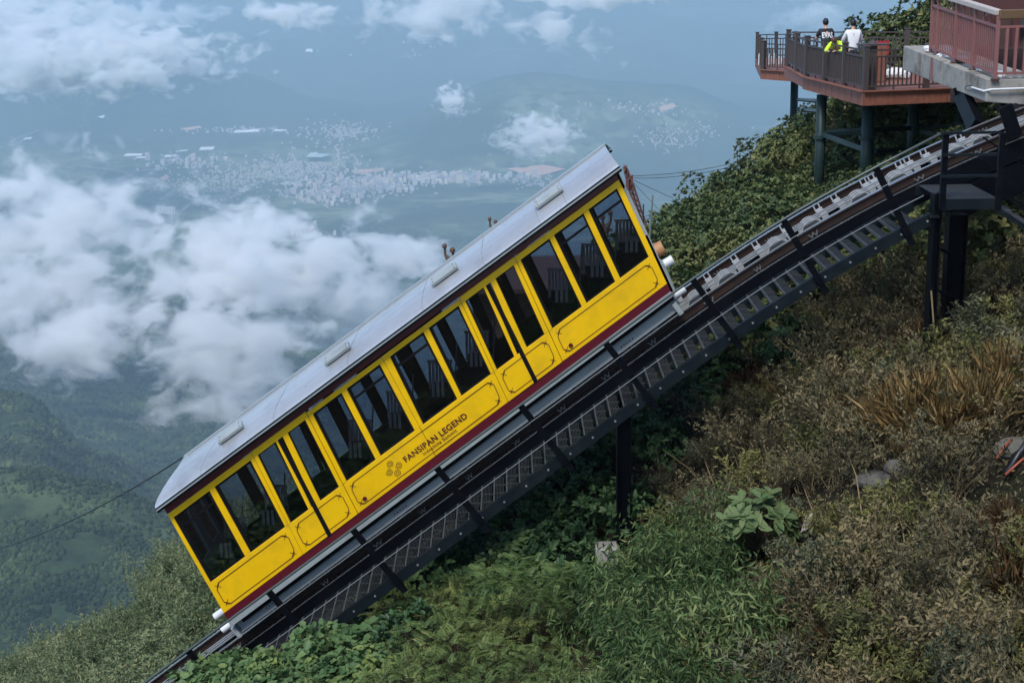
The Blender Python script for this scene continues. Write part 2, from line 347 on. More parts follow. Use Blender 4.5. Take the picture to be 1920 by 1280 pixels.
def terrainmat():
    m = bpy.data.materials.new('forested_valley_ground'); m.use_nodes = True; t = m.node_tree; N = t.nodes; L = t.links
    b = N['Principled BSDF']; b.inputs['Roughness'].default_value = 0.95; b.inputs['Specular IOR Level'].default_value = 0.1
    g = N.new('ShaderNodeNewGeometry')
    def noise(s, det=6, ro=0.6):
        n = N.new('ShaderNodeTexNoise'); n.inputs['Scale'].default_value = s; n.inputs['Detail'].default_value = det; n.inputs['Roughness'].default_value = ro
        L.new(g.outputs['Position'], n.inputs['Vector']); return n.outputs['Fac']
    def rng_(fac, a, c, lo=0.0, hi=1.0):
        r = N.new('ShaderNodeMapRange'); r.inputs[1].default_value = a; r.inputs[2].default_value = c; r.inputs[3].default_value = lo; r.inputs[4].default_value = hi
        L.new(fac, r.inputs[0]); return r.outputs[0]
    def mix(f, a, c):
        x = N.new('ShaderNodeMix'); x.data_type = 'RGBA'
        if isinstance(f, float): x.inputs[0].default_value = f
        else: L.new(f, x.inputs[0])
        for k, v in ((6, a), (7, c)):
            if isinstance(v, tuple): x.inputs[k].default_value = (*v, 1)
            else: L.new(v, x.inputs[k])
        return x.outputs[2]
    def mul(a, c):
        x = N.new('ShaderNodeMath'); x.operation = 'MULTIPLY'; L.new(a, x.inputs[0]); L.new(c, x.inputs[1]); return x.outputs[0]
    sep = N.new('ShaderNodeSeparateXYZ'); L.new(g.outputs['Position'], sep.inputs[0])
    c = mix(rng_(noise(0.06, 8, 0.75), 0.35, 0.65), (0.014, 0.026, 0.014), (0.045, 0.070, 0.030))
    c = mix(mul(rng_(noise(0.0011, 7, 0.62), 0.42, 0.62), rng_(sep.outputs[1], 6000, 9000)), c, (0.052, 0.068, 0.036))
    crest = mul(mul(rng_(sep.outputs[1], 1330, 1420), rng_(sep.outputs[1], 1640, 1560)), rng_(noise(0.012, 6, 0.65), 0.40, 0.56))
    c = mix(crest, c, (0.080, 0.108, 0.048))
    c = mix(mul(rng_(noise(0.0035, 8, 0.65), 0.52, 0.64), rng_(sep.outputs[1], 3600, 1800)), c, (0.085, 0.115, 0.048))
    far = mul(rng_(sep.outputs[1], 4500, 8000), rng_(sep.outputs[1], 12200, 11000))
    vo = N.new('ShaderNodeTexVoronoi'); vo.inputs['Scale'].default_value = 0.011; L.new(g.outputs['Position'], vo.inputs['Vector'])
    vs = N.new('ShaderNodeSeparateColor'); L.new(vo.outputs['Color'], vs.inputs[0])
    fields = mix(vs.outputs[0], (0.035, 0.06, 0.030), (0.20, 0.235, 0.13))
    c = mix(mul(far, rng_(noise(0.0009, 5, 0.6), 0.44, 0.56)), c, fields)
    bare = rng_(noise(0.004, 7, 0.7), 0.66, 0.74)
    c = mix(mul(far, bare), c, (0.42, 0.30, 0.22))
    L.new(c, b.inputs['Base Color']); return m
MT['terrain'] = terrainmat()
aa = np.linspace(-0.66, 0.66, 520)
dd = np.concatenate([np.exp(np.linspace(math.log(120), math.log(1000), 40))[:-1], np.exp(np.linspace(math.log(1000), math.log(42000), 430))])
A_, D_ = np.meshgrid(aa, dd); Zf = farz(A_, D_)
tag(gridmesh('valley_terrain', A_ * D_, D_, Zf, MT['terrain']), 'forested valley floor and mountains far below', kind='structure')

def forestmat():
    m = leafmat('far_forest_leaves', [(0.010, 0.020, 0.010), (0.028, 0.046, 0.020), (0.055, 0.078, 0.030), (0.10, 0.13, 0.05)], 0.9, 0.05, patch=0.0)
    for nd in m.node_tree.nodes:
        if nd.type == 'TEX_NOISE': nd.inputs['Scale'].default_value = 0.011; nd.inputs['Detail'].default_value = 5
        if nd.type == 'MATH' and abs(nd.inputs[1].default_value - 1.1) < .01: nd.inputs[1].default_value = 2.4; nd.inputs[2].default_value = -1.0
    return m
# forest on the two hills below, as one mass of crowns
ico = bmesh.new(); bmesh.ops.create_icosphere(ico, subdivisions=2, radius=1); iv2 = np.array([v.co[:] for v in ico.verts]); if2 = np.array([[v.index for v in f.verts] for f in ico.faces]); ico.free()
ico = bmesh.new(); bmesh.ops.create_icosphere(ico, subdivisions=1, radius=1); iv1 = np.array([v.co[:] for v in ico.verts]); if1 = np.array([[v.index for v in f.verts] for f in ico.faces]); ico.free()
def crowns(iv, fc, P, S):
    n = len(P); k = len(iv)
    j = 1 + 1.0 * (rng.random((n, k, 1)) - 0.5)
    V = P[:, None] + iv[None] * j * S[:, None]
    return V.reshape(-1, 3), (fc[None] + (np.arange(n) * k)[:, None, None]).reshape(-1, fc.shape[1])
def forest_pts(n, a0, a1, d0, d1):
    a = rng.uniform(a0, a1, n); d = np.sqrt(rng.uniform(d0**2, d1**2, n)); z = farz(a, d); keep = fbm(a * d / 45, d / 45, 4, 5) > 0.40
    return np.stack([a * d, d, z], 1)[keep]
MT['forest'] = forestmat()
P = forest_pts(34000, -0.46, -0.12, 1100, 1640); P = P[(P[:, 1] < 1390) | (P[:, 1] > 1585) | (rng.random(len(P)) < .22)]; S = np.stack([rng.uniform(1.0, 3.3, len(P))] * 3, 1) * [1, 1, 1.35]
v1, f1 = crowns(iv1, if1, P, S)
P = forest_pts(30000, -0.48, -0.05, 1640, 3300); S = np.stack([rng.uniform(2, 5.5, len(P))] * 3, 1) * [1, 1, 1.3]
v2, f2 = crowns(iv1, if1, P, S)
P = forest_pts(34000, -0.42, -0.10, 3300, 6200); S = np.stack([rng.uniform(4, 9, len(P))] * 3, 1) * [1, 1, 1.2]
v3, f3 = crowns(iv1, if1, P, S)
tag(link('far_forest', np_mesh('far_forest', np.concatenate([v1, v2, v3]), np.concatenate([f1, f2 + len(v1), f3 + len(v1) + len(v2)]), [MT['forest']])), 'mass of tree crowns covering the hills below', kind='stuff')

# haze: one closed box round camera and scene
hm = bpy.data.materials.new('haze'); hm.use_nodes = True; t = hm.node_tree; t.nodes.remove(t.nodes['Principled BSDF'])
pv = t.nodes.new('ShaderNodeVolumePrincipled'); pv.inputs['Color'].default_value = (0.585, 0.80, 0.95, 1); pv.inputs['Density'].default_value = 0.80e-4; pv.inputs['Anisotropy'].default_value = 0.0
t.links.new(pv.outputs[0], t.nodes['Material Output'].inputs['Volume'])
ztop = max(30.0, float(Zf.max()) + 20)
tag(MB().box((0, 20500, (ztop - 2600) / 2), (30500, 0, 0), (0, 22300, 0), (0, 0, (ztop + 2600) / 2)).build('haze', hm), 'pale blue haze filling the valley', kind='stuff')

# clouds lying in the valley and on the far ridges: soft volumes
def cloudmat(name, dens, nscale, seed, cover=0.0, wisp=1.0):
    m = bpy.data.materials.new(name); m.use_nodes = True; t = m.node_tree; N = t.nodes; L = t.links; N.remove(N['Principled BSDF'])
    pv = N.new('ShaderNodeVolumePrincipled'); pv.inputs['Color'].default_value = (0.997, 0.994, 0.985, 1); pv.inputs['Anisotropy'].default_value = 0.0
    tc = N.new('ShaderNodeTexCoord'); ln = N.new('ShaderNodeVectorMath'); ln.operation = 'LENGTH'; L.new(tc.outputs['Object'], ln.inputs[0])
    fall = N.new('ShaderNodeMapRange'); fall.inputs[1].default_value = 0.15; fall.inputs[2].default_value = 1.0; fall.inputs[3].default_value = 0.19 + cover; fall.inputs[4].default_value = -0.62
    L.new(ln.outputs['Value'], fall.inputs[0])
    g = N.new('ShaderNodeNewGeometry'); mp = N.new('ShaderNodeMapping'); mp.inputs['Scale'].default_value = (1, 1, 1.5); L.new(g.outputs['Position'], mp.inputs[0])
    nz = N.new('ShaderNodeTexNoise'); nz.noise_dimensions = '4D'; nz.inputs['Scale'].default_value = nscale; nz.inputs['Detail'].default_value = 9; nz.inputs['Roughness'].default_value = 0.60; nz.inputs['W'].default_value = seed
    nz.inputs['Distortion'].default_value = 0.5 * wisp
    L.new(mp.outputs[0], nz.inputs['Vector'])
    ad = N.new('ShaderNodeMath'); ad.operation = 'MULTIPLY_ADD'; ad.inputs[1].default_value = 3.4; L.new(nz.outputs['Fac'], ad.inputs[0]); L.new(fall.outputs[0], ad.inputs[2])
    mr = N.new('ShaderNodeMapRange'); mr.inputs[1].default_value = 1.68; mr.inputs[2].default_value = 2.10; mr.inputs[4].default_value = dens
    L.new(ad.outputs[0], mr.inputs[0]); L.new(mr.outputs[0], pv.inputs['Density']); L.new(pv.outputs[0], N['Material Output'].inputs['Volume'])
    return m
CL = {}
cloud_me = {}
def cloud(px, py, Y, wpx, hpx, depth, label, dens=1.0, cover=0.0, nsc=1.0, rot=0):
    c = at(px, py, Y); s = Y / math.cos(PITCH) / F
    k_ = 0.70 if Y < 6000 else 0.58; rx, rz = wpx * s * k_, hpx * s * k_
    bm = bmesh.new(); bmesh.ops.create_icosphere(bm, subdivisions=3, radius=1); me = bpy.data.meshes.new('cloud'); bm.to_mesh(me); bm.free()
    o = link('cloud', me, cloudmat('cloud_vapour', dens * 11.0 / (rz * 2), nsc * (0.0085 if Y < 6000 else 0.0125) * 4000 / Y, rnd.random() * 50, cover), None, c)
    o.scale = (rx, depth * s * 0.7, rz); o.rotation_euler.y = R(rot)
    return tag(o, label, 'cloud', None, 'thing')
cloud(90, 430, 4300, 560, 300, 480, 'white cloud bank lying at the edge of the frame below the terraced fields', 1.2, .05)
cloud(90, 560, 4100, 560, 260, 420, 'grey white cloud low in the valley under the cloud bank at the frame edge', .8)
cloud(480, 510, 4000, 560, 270, 460, 'big white cloud billowing in the valley behind the train roof', 1.5, .13)
cloud(720, 480, 4600, 380, 130, 300, 'thin white cloud tongue stretching towards the roof of the train', .8)
cloud(430, 690, 3700, 360, 400, 330, 'white cloud column hanging down in front of the dark wooded valley', 1.3, .12, rot=-20)
cloud(150, 650, 3700, 360, 160, 260, 'small ragged cloud drifting over the dark wooded valley', .9, .05)
cloud(680, 600, 4300, 380, 240, 260, 'veil of thin cloud along the middle of the train roof', .5)
cloud(170, 112, 9000, 620, 150, 500, 'long bright cloud spilling over the far ridge', 2.4, .16)
cloud(40, 66, 9600, 420, 240, 500, 'tall white cloud above the far ridge', 1.8, .02)
cloud(250, 35, 13000, 360, 70, 400, 'flat cloud streak against the far peak', 1.0, -.06)
cloud(545, 30, 9000, 230, 75, 160, 'small white wisp on the blue mountain flank', 1.1, -.06)
cloud(820, 25, 9000, 400, 120, 260, 'broad white wisp high on the blue mountain flank', 1.1, -.06)
cloud(1050, 60, 9000, 240, 110, 180, 'broken white wisp beside the broad one on the mountain', 1.0, -.06, rot=25)
cloud(1120, -5, 9000, 420, 50, 200, 'white cloud strip cut by the upper edge of the frame', 1.0, .1)
cloud(850, 187, 7000, 110, 80, 70, 'tiny white cloud alone over the green hill', 1.3, .04, 2.3, rot=20)
cloud(1010, 255, 6800, 230, 120, 130, 'small white cloud over the hill just above the train roof', 1.2, .04, 2.0)
cloud(1510, 30, 12000, 200, 130, 120, 'faint cloud veil behind the people on the deck', .45)
cloud(775, 70, 12800, 90, 80, 80, 'faint pinkish cloud puff on the mountain', .7)

# ------------------------------------------------------------------ town far below
hcols = [(0.48, 0.43, 0.39), (0.62, 0.585, 0.54), (0.50, 0.37, 0.33), (0.36, 0.36, 0.40), (0.62, 0.54, 0.42), (0.56, 0.45, 0.43)]
HM = [M('town_wall', c, 0.8, var=0.1, scale=0.02) for c in hcols]
def housemesh(k, wx, wy, h, gable):
    b = MB(); b.box((0, 0, h / 2 - 4), (wx / 2, 0, 0), (0, wy / 2, 0), (0, 0, h / 2 + 4))
    if gable: b.prism([(-wx / 2 - 0.5, -wy / 2 - 0.5, h + 0.01), (-wx / 2 - 0.5, wy / 2 + 0.5, h + 0.01), (-wx / 2 - 0.5, 0, h + wy * 0.35)], (wx + 1, 0, 0))
    else: b.box((wx * 0.2, 0, h + 1.5), (wx * 0.2, 0, 0), (0, wy * 0.3, 0), (0, 0, 1.49))
    me = b.mesh('town_house'); me.materials.append(HM[k % len(HM)]); return me
HME = [housemesh(k, *d) for k, d in enumerate([(13, 10, 10, 1), (15, 11, 13, 0), (11, 9, 8, 1), (20, 12, 16, 0), (14, 11, 9, 1), (22, 13, 19, 0), (17, 12, 11, 1), (11, 10, 16, 0)])]
TOWN = [  # cx, cy, sx, sy, count, size
 (640, 250, 60, 16, 160, 1.0), (600, 300, 70, 22, 170, 1.0), (540, 320, 90, 22, 220, 1.0), (680, 345, 120, 18, 300, 1.15), (620, 365, 70, 16, 160, 1.1),
 (430, 335, 90, 16, 140, 1.0), (840, 336, 120, 8, 90, 1.5), (350, 305, 80, 12, 60, 1.2), (450, 245, 110, 5, 70, 1.0), (360, 350, 90, 12, 60, 1.0), (1000, 345, 40, 12, 30, 1.0), (560, 430, 40, 12, 30, 1.0),
 (1240, 265, 45, 20, 60, .8), (1310, 245, 50, 22, 40, .8), (1200, 205, 80, 14, 30, 1.0), (790, 85, 30, 20, 20, 1.2), (420, 370, 60, 20, 40, 0.9)]
allh = []
for cx, cy, sx, sy, n, sz in TOWN:
    for _ in range(int(n * 1.6)):
        px = rnd.gauss(cx, sx * 0.55); py = rnd.gauss(cy, sy * 0.6); p = farhit(px, py, 6000)
        if p is None: continue
        if 555 < px < 625 and 280 < py < 305: continue
        allh.append((rnd.uniform(0.7, 1.45) * sz, p))
allh.sort(key=lambda q: -q[0] / q[1].y)
for s, p in allh[:298]:
    o = link('town_house', rnd.choice(HME), None, None, p); s *= 0.95; o.scale = (s, s, s * rnd.uniform(0.8, 1.5)); o.rotation_euler.z = rnd.uniform(-0.5, 0.5)
    tag(o, 'pale town house among many in the hazy valley town', 'house', 'houses of the valley town')
b = MB()
for s, p in allh[298:]:
    wx, wy, h = s * rnd.uniform(4, 8), s * rnd.uniform(4, 6), s * rnd.uniform(6, 12)
    a = rnd.uniform(-.5, .5); x = Vector((math.cos(a), math.sin(a), 0)); y = Vector((-math.sin(a), math.cos(a), 0))
    b.prism([p - x * wx - y * wy - Vector((0, 0, 5)), p + x * wx - y * wy - Vector((0, 0, 5)), p + x * wx + y * wy - Vector((0, 0, 5)), p - x * wx + y * wy - Vector((0, 0, 5))], (0, 0, h + 5))
tag(b.build('distant_houses', HM[0]), 'smaller houses of the hazy valley town', kind='stuff')
def block(name, px, py, wpx, hpx, m, label, cat='building', wins=0, group=None):
    p = farhit(px, py, 5000); s = p.y / math.cos(PITCH) / F; W, H = wpx * s, hpx * s
    root = empty(name, p); b = MB(); b.box(p + Vector((0, 8, H / 2 - 5)), (W / 2, 0, 0), (0, 8, 0), (0, 0, H / 2 + 5)); b.build('wall', m, root)
    MB().box(p + Vector((0, 8, H + 1)), (W / 2 + 1, 0, 0), (0, 9, 0), (0, 0, 0.98)).build('roof', HM[3], root)
    for i in range(wins):
        MB().box(p + Vector((-W / 2 + W * (i + 0.5) / wins, -0.2, H * 0.5)), (W / wins * 0.25, 0, 0), (0, 0.3, 0), (0, 0, H * 0.38)).build('window_strip', HM[3], root)
    tag(root, label, cat, group)
block('hotel', 301, 400, 16, 13, HM[1], 'narrower of the two white blocks standing alone below the town', wins=3)
block('hotel', 317, 402, 22, 13, HM[1], 'wider of the two white blocks standing alone below the town', wins=4)
for px, py, w_, h_, k, lb in [(725, 345, 24, 12, 4, 'broad tan apartment block at the end of the town'), (778, 347, 9, 9, 1, 'low white block next to the tan apartment block'), (793, 344, 9, 17, 1, 'slim white tower between low white block and pink block'),
        (820, 338, 16, 12, 5, 'pinkish block on the town edge'), (846, 336, 6, 11, 1, 'slim white tower past the pinkish block'), (862, 344, 13, 17, 4, 'tan tower at the far end of the row of blocks'), (876, 341, 12, 10, 1, 'white row block beside the tan tower')]:
    block('apartment_block', px, py, w_, h_, HM[k], lb)
def patch(name, pts, m, label, cat=None, kind=None, lift=3.0, thick=2.0):
    P = [farhit(*p, 5000) for p in pts]; z = sum(p.z for p in P) / len(P)
    flat = [Vector((p.x, p.y, p.z + lift)) for p in P]
    o = MB().prism(flat, (0, 0, thick)).build(name, m, loc=flat[0]); return tag(o, label, cat, None, kind)
MT['lake'] = M('lake_water', (0.50, 0.60, 0.56), 0.25, var=0.05, scale=0.01)
P = [farhit(*p, 5000) for p in [(575, 305), (583, 290), (592, 287), (598, 296), (622, 299), (606, 305)]]; zl = max(p.z for p in P) + 4
tag(MB().prism([(p.x, p.y, zl - 8) for p in P], (0, 0, 8)).build('lake', MT['lake'], loc=P[0]), 'pale green lake in the middle of the town', kind='structure')
MT['plastic'] = M('greenhouse_plastic', (0.78, 0.80, 0.80), 0.5, var=0.05, scale=0.01)
MT['earth'] = M('bare_orange_earth', (0.50, 0.30, 0.21), 0.9, var=0.15, scale=0.02)
for k, (px, py, w_, h_) in enumerate([(462, 248, 50, 5), (525, 246, 26, 3), (342, 284, 22, 3), (388, 280, 30, 7), (250, 292, 36, 5), (268, 297, 28, 4), (320, 294, 26, 4), (52, 261, 18, 5), (152, 238, 10, 2), (585, 98, 26, 3), (634, 99, 16, 3), (702, 95, 12, 3), (718, 130, 22, 2), (656, 106, 10, 2), (306, 229, 12, 3), (190, 222, 14, 4)]):
    patch('greenhouse', [(px - w_ / 2, py + h_ / 2), (px + w_ / 2 - 3, py + h_ * 0.3), (px + w_ / 2, py - h_ / 2), (px - w_ / 2 + 4, py - h_ * 0.3)], MT['plastic'], 'white plastic greenhouse row shining in the valley fields', 'greenhouse')['group'] = 'white greenhouses on the valley fields'
for pts in [[(300, 335), (312, 328), (318, 334), (310, 340)], [(950, 320), (1020, 312), (1060, 318), (1000, 334)], [(340, 245), (375, 237), (378, 242), (350, 247)], [(1235, 205), (1262, 195), (1268, 203), (1240, 212)], [(660, 320), (720, 316), (722, 322), (664, 328)]]:
    patch('bare_slope', pts, MT['earth'], 'bare orange earth beside the town', kind='structure', lift=1.0, thick=3.0)
b = MB()
for pl in [[(152, 314), (200, 318), (240, 326), (300, 318), (340, 300), (380, 308), (405, 318)], [(0, 280), (30, 262), (75, 245)], [(660, 290), (668, 300), (675, 312)], [(385, 375), (410, 392), (440, 402)], [(890, 108), (930, 100), (1000, 92)], [(290, 400), (298, 415), (296, 430)], [(1230, 240), (1270, 250), (1250, 262), (1300, 268)], [(1240, 270), (1290, 276), (1310, 262)]]:
    P = [farhit(*p, 5000) for p in pl]; P = [p + Vector((0, 0, 4)) for p in P if p]
    for a, c in zip(P, P[1:]): b.bar(a, c, 16, 3, (0, 0, 1))
tag(b.build('valley_roads', MT['concrete']), 'pale roads winding through the valley', kind='structure')
# ------------------------------------------------------------------ funicular track
_BL = [(285, 1337), (427.5, 1232), (1126.6, 720), (1300, 592.5), (1344, 560), (1497.5, 461), (1533, 440), (1672, 365), (1700, 350.6), (1820, 296), (1920, 254)]
tp = np.array([[at(*p, 30.5).x, at(*p, 30.5).z] for p in _BL])
tp = np.vstack([tp[0] - 3.0 * np.array([8.0, 6.0]) / 10 * 3, tp, tp[-1] + np.array([4.0, 1.45]), tp[-1] + np.array([9.0, 3.1])])
xs_ = np.arange(tp[0, 0], tp[-1, 0], 0.05); zs_ = np.interp(xs_, tp[:, 0], tp[:, 1])
ker = np.exp(-0.5 * (np.arange(-40, 41) / 16.0) ** 2); ker /= ker.sum()
zp = np.concatenate([zs_[0] - (zs_[1] - zs_[0]) * np.arange(40, 0, -1), zs_, zs_[-1] + (zs_[-1] - zs_[-2]) * np.arange(1, 41)])
zs_ = np.convolve(zp, ker, 'valid'); ss_ = np.concatenate([[0], np.cumsum(np.hypot(np.diff(xs_), np.diff(zs_)))])
SMAX = ss_[-1]
def prof(s):
    x = np.interp(s, ss_, xs_); z = np.interp(s, ss_, zs_); e = 0.05
    tx = np.interp(s + e, ss_, xs_) - np.interp(s - e, ss_, xs_); tz = np.interp(s + e, ss_, zs_) - np.interp(s - e, ss_, zs_); l = math.hypot(tx, tz)
    return x, z, tx / l, tz / l
def s_of(x): return float(np.interp(x, xs_, ss_))
def tpnt(s, Y, n):
    x, z, tx, tz = prof(s); return Vector((x - tz * n, Y, z + tx * n))
def tang(s): x, z, tx, tz = prof(s); return Vector((tx, 0, tz)), Vector((-tz, 0, tx))
def s_at(px, py, Y):
    p = at(px, py, Y); s = s_of(p.x)
    for _ in range(6):
        t, n = tang(s); q = tpnt(s, Y, 0); s += (p - q).dot(t)
    t, n = tang(s); return s, (p - tpnt(s, Y, 0)).dot(n)
def sweep(b, sec, s0, s1, ds=0.4):
    k = max(2, int((s1 - s0) / ds) + 1); return b.loft([[tpnt(s, y, n) for y, n in sec] for s in np.linspace(s0, s1, k)])
def rect(y0, y1, n0, n1): return [(y0, n0), (y1, n0), (y1, n1), (y0, n1)]
S0, S1 = 0.5, SMAX - 1.0
RY = [30.55, 32.08]
track = tag(empty('funicular_track', tpnt(s_at(1155, 770, 30)[0], 31.25, -0.5)), 'steep funicular track with dark brown rails curving up the slope', 'railway track', None, 'thing')
for y in RY:
    r_ = sweep(MB(), [(y - .10, .04), (y + .10, .04), (y + .10, .06), (y + .02, .07), (y + .02, .165), (y + .05, .178), (y + .05, .20), (y - .05, .20), (y - .05, .178), (y - .02, .165), (y - .02, .07), (y - .10, .06)], S0, S1).build('rail', MT['brown'], track)
    sweep(MB(), rect(y - .035, y + .035, .2005, .212), S0, S1).build('rail_head', MT['shiny'], r_)
    sweep(MB(), rect(y - .135, y - .11, -.004, .022), S0, S1).build('rail_foot_edge', MT['shiny'], r_)
    sweep(MB(), rect(y - .12, y + .12, -.40, .035), S0, S1).build('girder', MT['black'], track)
bm_ = MB()
for s in np.arange(S0 + .3, S1, 0.9):
    t, n = tang(s); bm_ = MB().box(tpnt(s, 31.27, -.12), t * .09, (0, .62, 0), n * .08)
    bm_.build('sleeper', MT['black'], track)
# rail clips shaped like a small W
cs = MB()
for k in range(4):
    a = Vector((-.075 + .05 * k, 0, .05 if k % 2 == 0 else -.03)); c = Vector((-.075 + .05 * (k + 1), 0, -.03 if k % 2 == 0 else .05)); cs.bar(a, c, .022, .03)
clip_me = cs.mesh('rail_clip'); clip_me.materials.append(MT['clip'])
L0 = Vector(track.location)
for y, off in ((RY[0] - .115, 0.2), (RY[1] - .115, 0.75)):
    for s in np.arange(S0 + off, S1, 1.22):
        if rnd.random() < .22: continue
        s += rnd.uniform(-.18, .18); t, n = tang(s); o = link('rail_clip', clip_me, None, track, tpnt(s, y, .075) - L0); o.rotation_euler.y = -math.atan2(t.z, t.x); o.scale = (rnd.uniform(.7, 1.1), 1, rnd.uniform(.7, 1.15))
# rope sheaves (pairs of white rimmed discs) and white bracket plates between the rails
def sheave_meshes():
    b = MB(); d = MB()
    for y in (-.17, 0.0, .17):
        ring = [(.27 * math.cos(a), .27 * math.sin(a)) for a in np.linspace(0, 2 * math.pi, 25)[:-1]]; inn = [(x * .90, z * .90) for x, z in ring]
        n = len(ring); vs = [(x, y - .014, z) for x, z in ring] + [(x, y - .014, z) for x, z in inn] + [(x, y + .014, z) for x, z in ring] + [(x, y + .014, z) for x, z in inn]
        fs = []
        for i in range(n):
            j = (i + 1) % n; fs += [(i, j, n + j, n + i), (2 * n + i, 3 * n + i, 3 * n + j, 2 * n + j), (i, 2 * n + i, 2 * n + j, j), (n + i, n + j, 3 * n + j, 3 * n + i)]
        b.add(vs, fs); d.prism([(x * .895, y - .008, z * .895) for x, z in ring], (0, .016, 0))
    return b.mesh('sheave_rim'), d.mesh('sheave_disc')
rim_me, disc_me = sheave_meshes(); rim_me.materials.append(MT['plate']); disc_me.materials.append(MT['grating'])
SHV = [s_at(px, py, 31.25)[0] for px, py in [(1304, 558), (1360.6, 520), (1454, 458), (1517, 420), (1608, 370), (1677.6, 331), (1787, 283), (1835, 265)]]
SHV += list(np.arange(SHV[0] - 1.45, S0, -1.45)) + [SHV[-1] + 1.3, SHV[-1] + 2.6]
S_LOW = s_at(455, 1180, 31.2)[0]
for s in SHV:
    if s < S_LOW: continue
    t, n = tang(s); rt = -math.atan2(t.z, t.x)
    o = link('sheave', disc_me, None, track, tpnt(s, 31.2, -.03) - L0); o.rotation_euler.y = rt
    link('rim', rim_me, None, o)
bb = MB().box((0, 0.14, 0), (.07, 0, 0), (0, .40, 0), (0, 0, .03))
for dy in (-.2, .05, .3): bb.box((0, dy, .06), (.075, 0, 0), (0, .035, 0), (0, 0, .03))
for dx in (-.05, .06): bb.box((dx, .52, .09), (.014, 0, 0), (0, .015, 0), (0, 0, .045))
br_me = bb.mesh('bracket_plate'); br_me.materials.append(MT['plate'])
BRK = [s_at(px, py, 31.4)[0] for px, py in [(1331.6, 529), (1384, 495.6), (1424, 469), (1477, 435.6), (1541, 398), (1573.7, 379), (1630, 351), (1645, 343), (1697, 318), (1713, 310), (1745, 297), (1812, 268), (1905, 222)]]
BRK += list(np.arange(BRK[0] - .75, S0, -.75))
for s in BRK:
    if s < S_LOW: continue
    t, n = tang(s); o = link('bracket_plate', br_me, None, track, tpnt(s, 31.4, .09) - L0); o.rotation_euler.y = -math.atan2(t.z, t.x)
for y, nn in ((31.03, .185), (31.2, .185), (31.37, .185), (31.66, .09)):
    o = MB().tube([tpnt(s, y, nn) for s in np.arange(S0, S1, .5)], .019, 6).build('haul_rope', MT['galv'], loc=tpnt(S1, y, nn))
    tag(o, {31.03: 'grey haul rope nearest the stairs, running over the sheaves between the rails', 31.2: 'middle grey haul rope over the sheaves between the rails', 31.37: 'grey haul rope over the sheave discs nearest the far rail', 31.66: 'low grey cable lying beside the far rail'}[y], 'cable', 'ropes between the rails')

# service stairs with railing along the track
st0 = s_at(350, 1290, 28.8)[0] - 2; st1 = s_at(1745, 400, 28.8)[0]
stairs = tag(empty('service_stairs', tpnt((st0 + st1) / 2, 29.5, -.4)), 'dark steel service stairs with slanted railing posts beside the track', 'stairs', None, 'thing'); LS = Vector(stairs.location)
for y in (28.80, 30.26): 
    q = sweep(MB(), [(y, -.43), (y + .10, -.43), (y + .10, -.415), (y + .02, -.415), (y + .02, -.225), (y + .10, -.225), (y + .10, -.21), (y, -.21)], st0, st1).build('stringer', MT['stringer'], stairs)
bl = MB()
for s in np.arange(st0 + .3, st1, .55): 
    t, n = tang(s); bl.tube([tpnt(s, 28.775, -.32), tpnt(s, 28.80, -.32)], .022, 6)
bl.build('bolt', MT['galv'], stairs)['kind'] = 'stuff'
tb = MB()
for i in range(7): tb.box((-.095 + i * .029, 0, 0), (.0035, 0, 0), (0, .70, 0), (0, 0, .014))
for y in (-.7, -.23, .23, .7): tb.box((0, y, -.002), (.12, 0, 0), (0, .008, 0), (0, 0, .010))
tr_me = tb.mesh('tread'); tr_me.materials.append(MT['grating'])
ns = MB().box((-.112, 0, -.012), (.012, 0, 0), (0, .705, 0), (0, 0, .025)).mesh('nosing'); ns.materials.append(MT['nosing'])
s = st0 + .2
while s < st1 - .1:
    t, n = tang(s); p = tpnt(s, 29.58, -.27); o = link('tread', tr_me, None, stairs, p - LS); link('nosing', ns, None, o)
    s += .24 / t.x * 1.08 if t.x > 0 else .3
POSTB = [(590, 1190), (755, 1085), (915, 975), (1075, 865), (1230, 745), (1385, 625), (1545, 518), (1712, 433)]
PS = [s_at(*p, 28.76)[0] for p in POSTB]; PS = [PS[0] - 2.13, PS[0] - 4.2] + PS
pst = MB().prism([(-.062, -.035, -.60), (.062, -.035, -.60), (.062, .035, -.60), (-.062, .035, -.60)], (0, 0, 1.68))
pst.box((0, -.032, -.30), (.06, 0, 0), (0, .012, 0), (0, 0, .09)); pst.box((0, 0, 1.088), (.07, 0, 0), (0, .04, 0), (0, 0, .012))
post_me = pst.mesh('railing_post'); post_me.materials.append(MT['black'])
for s in PS:
    t, n = tang(s); o = link('railing_post', post_me, None, stairs, tpnt(s - .12, 28.74, 0) - LS); o.rotation_euler.y = -math.atan2(t.z, t.x)
pf = at(1764, 251, 28.62)
sH = np.arange(st0, PS[-1] + .01, .4)
MB().tube([tpnt(s, 28.70, 1.10) for s in sH] + [tpnt(PS[-1], 28.70, 1.10), pf], .028, 8).build('handrail', MT['pipe'], stairs, smooth=True)
for nn in (.70, .19): MB().tube([tpnt(s, 28.695, nn) for s in np.arange(st0, st1, .4)] + [tpnt(st1, 28.695, nn)], .008, 6).build('knee_rail', MT['galv'], stairs)

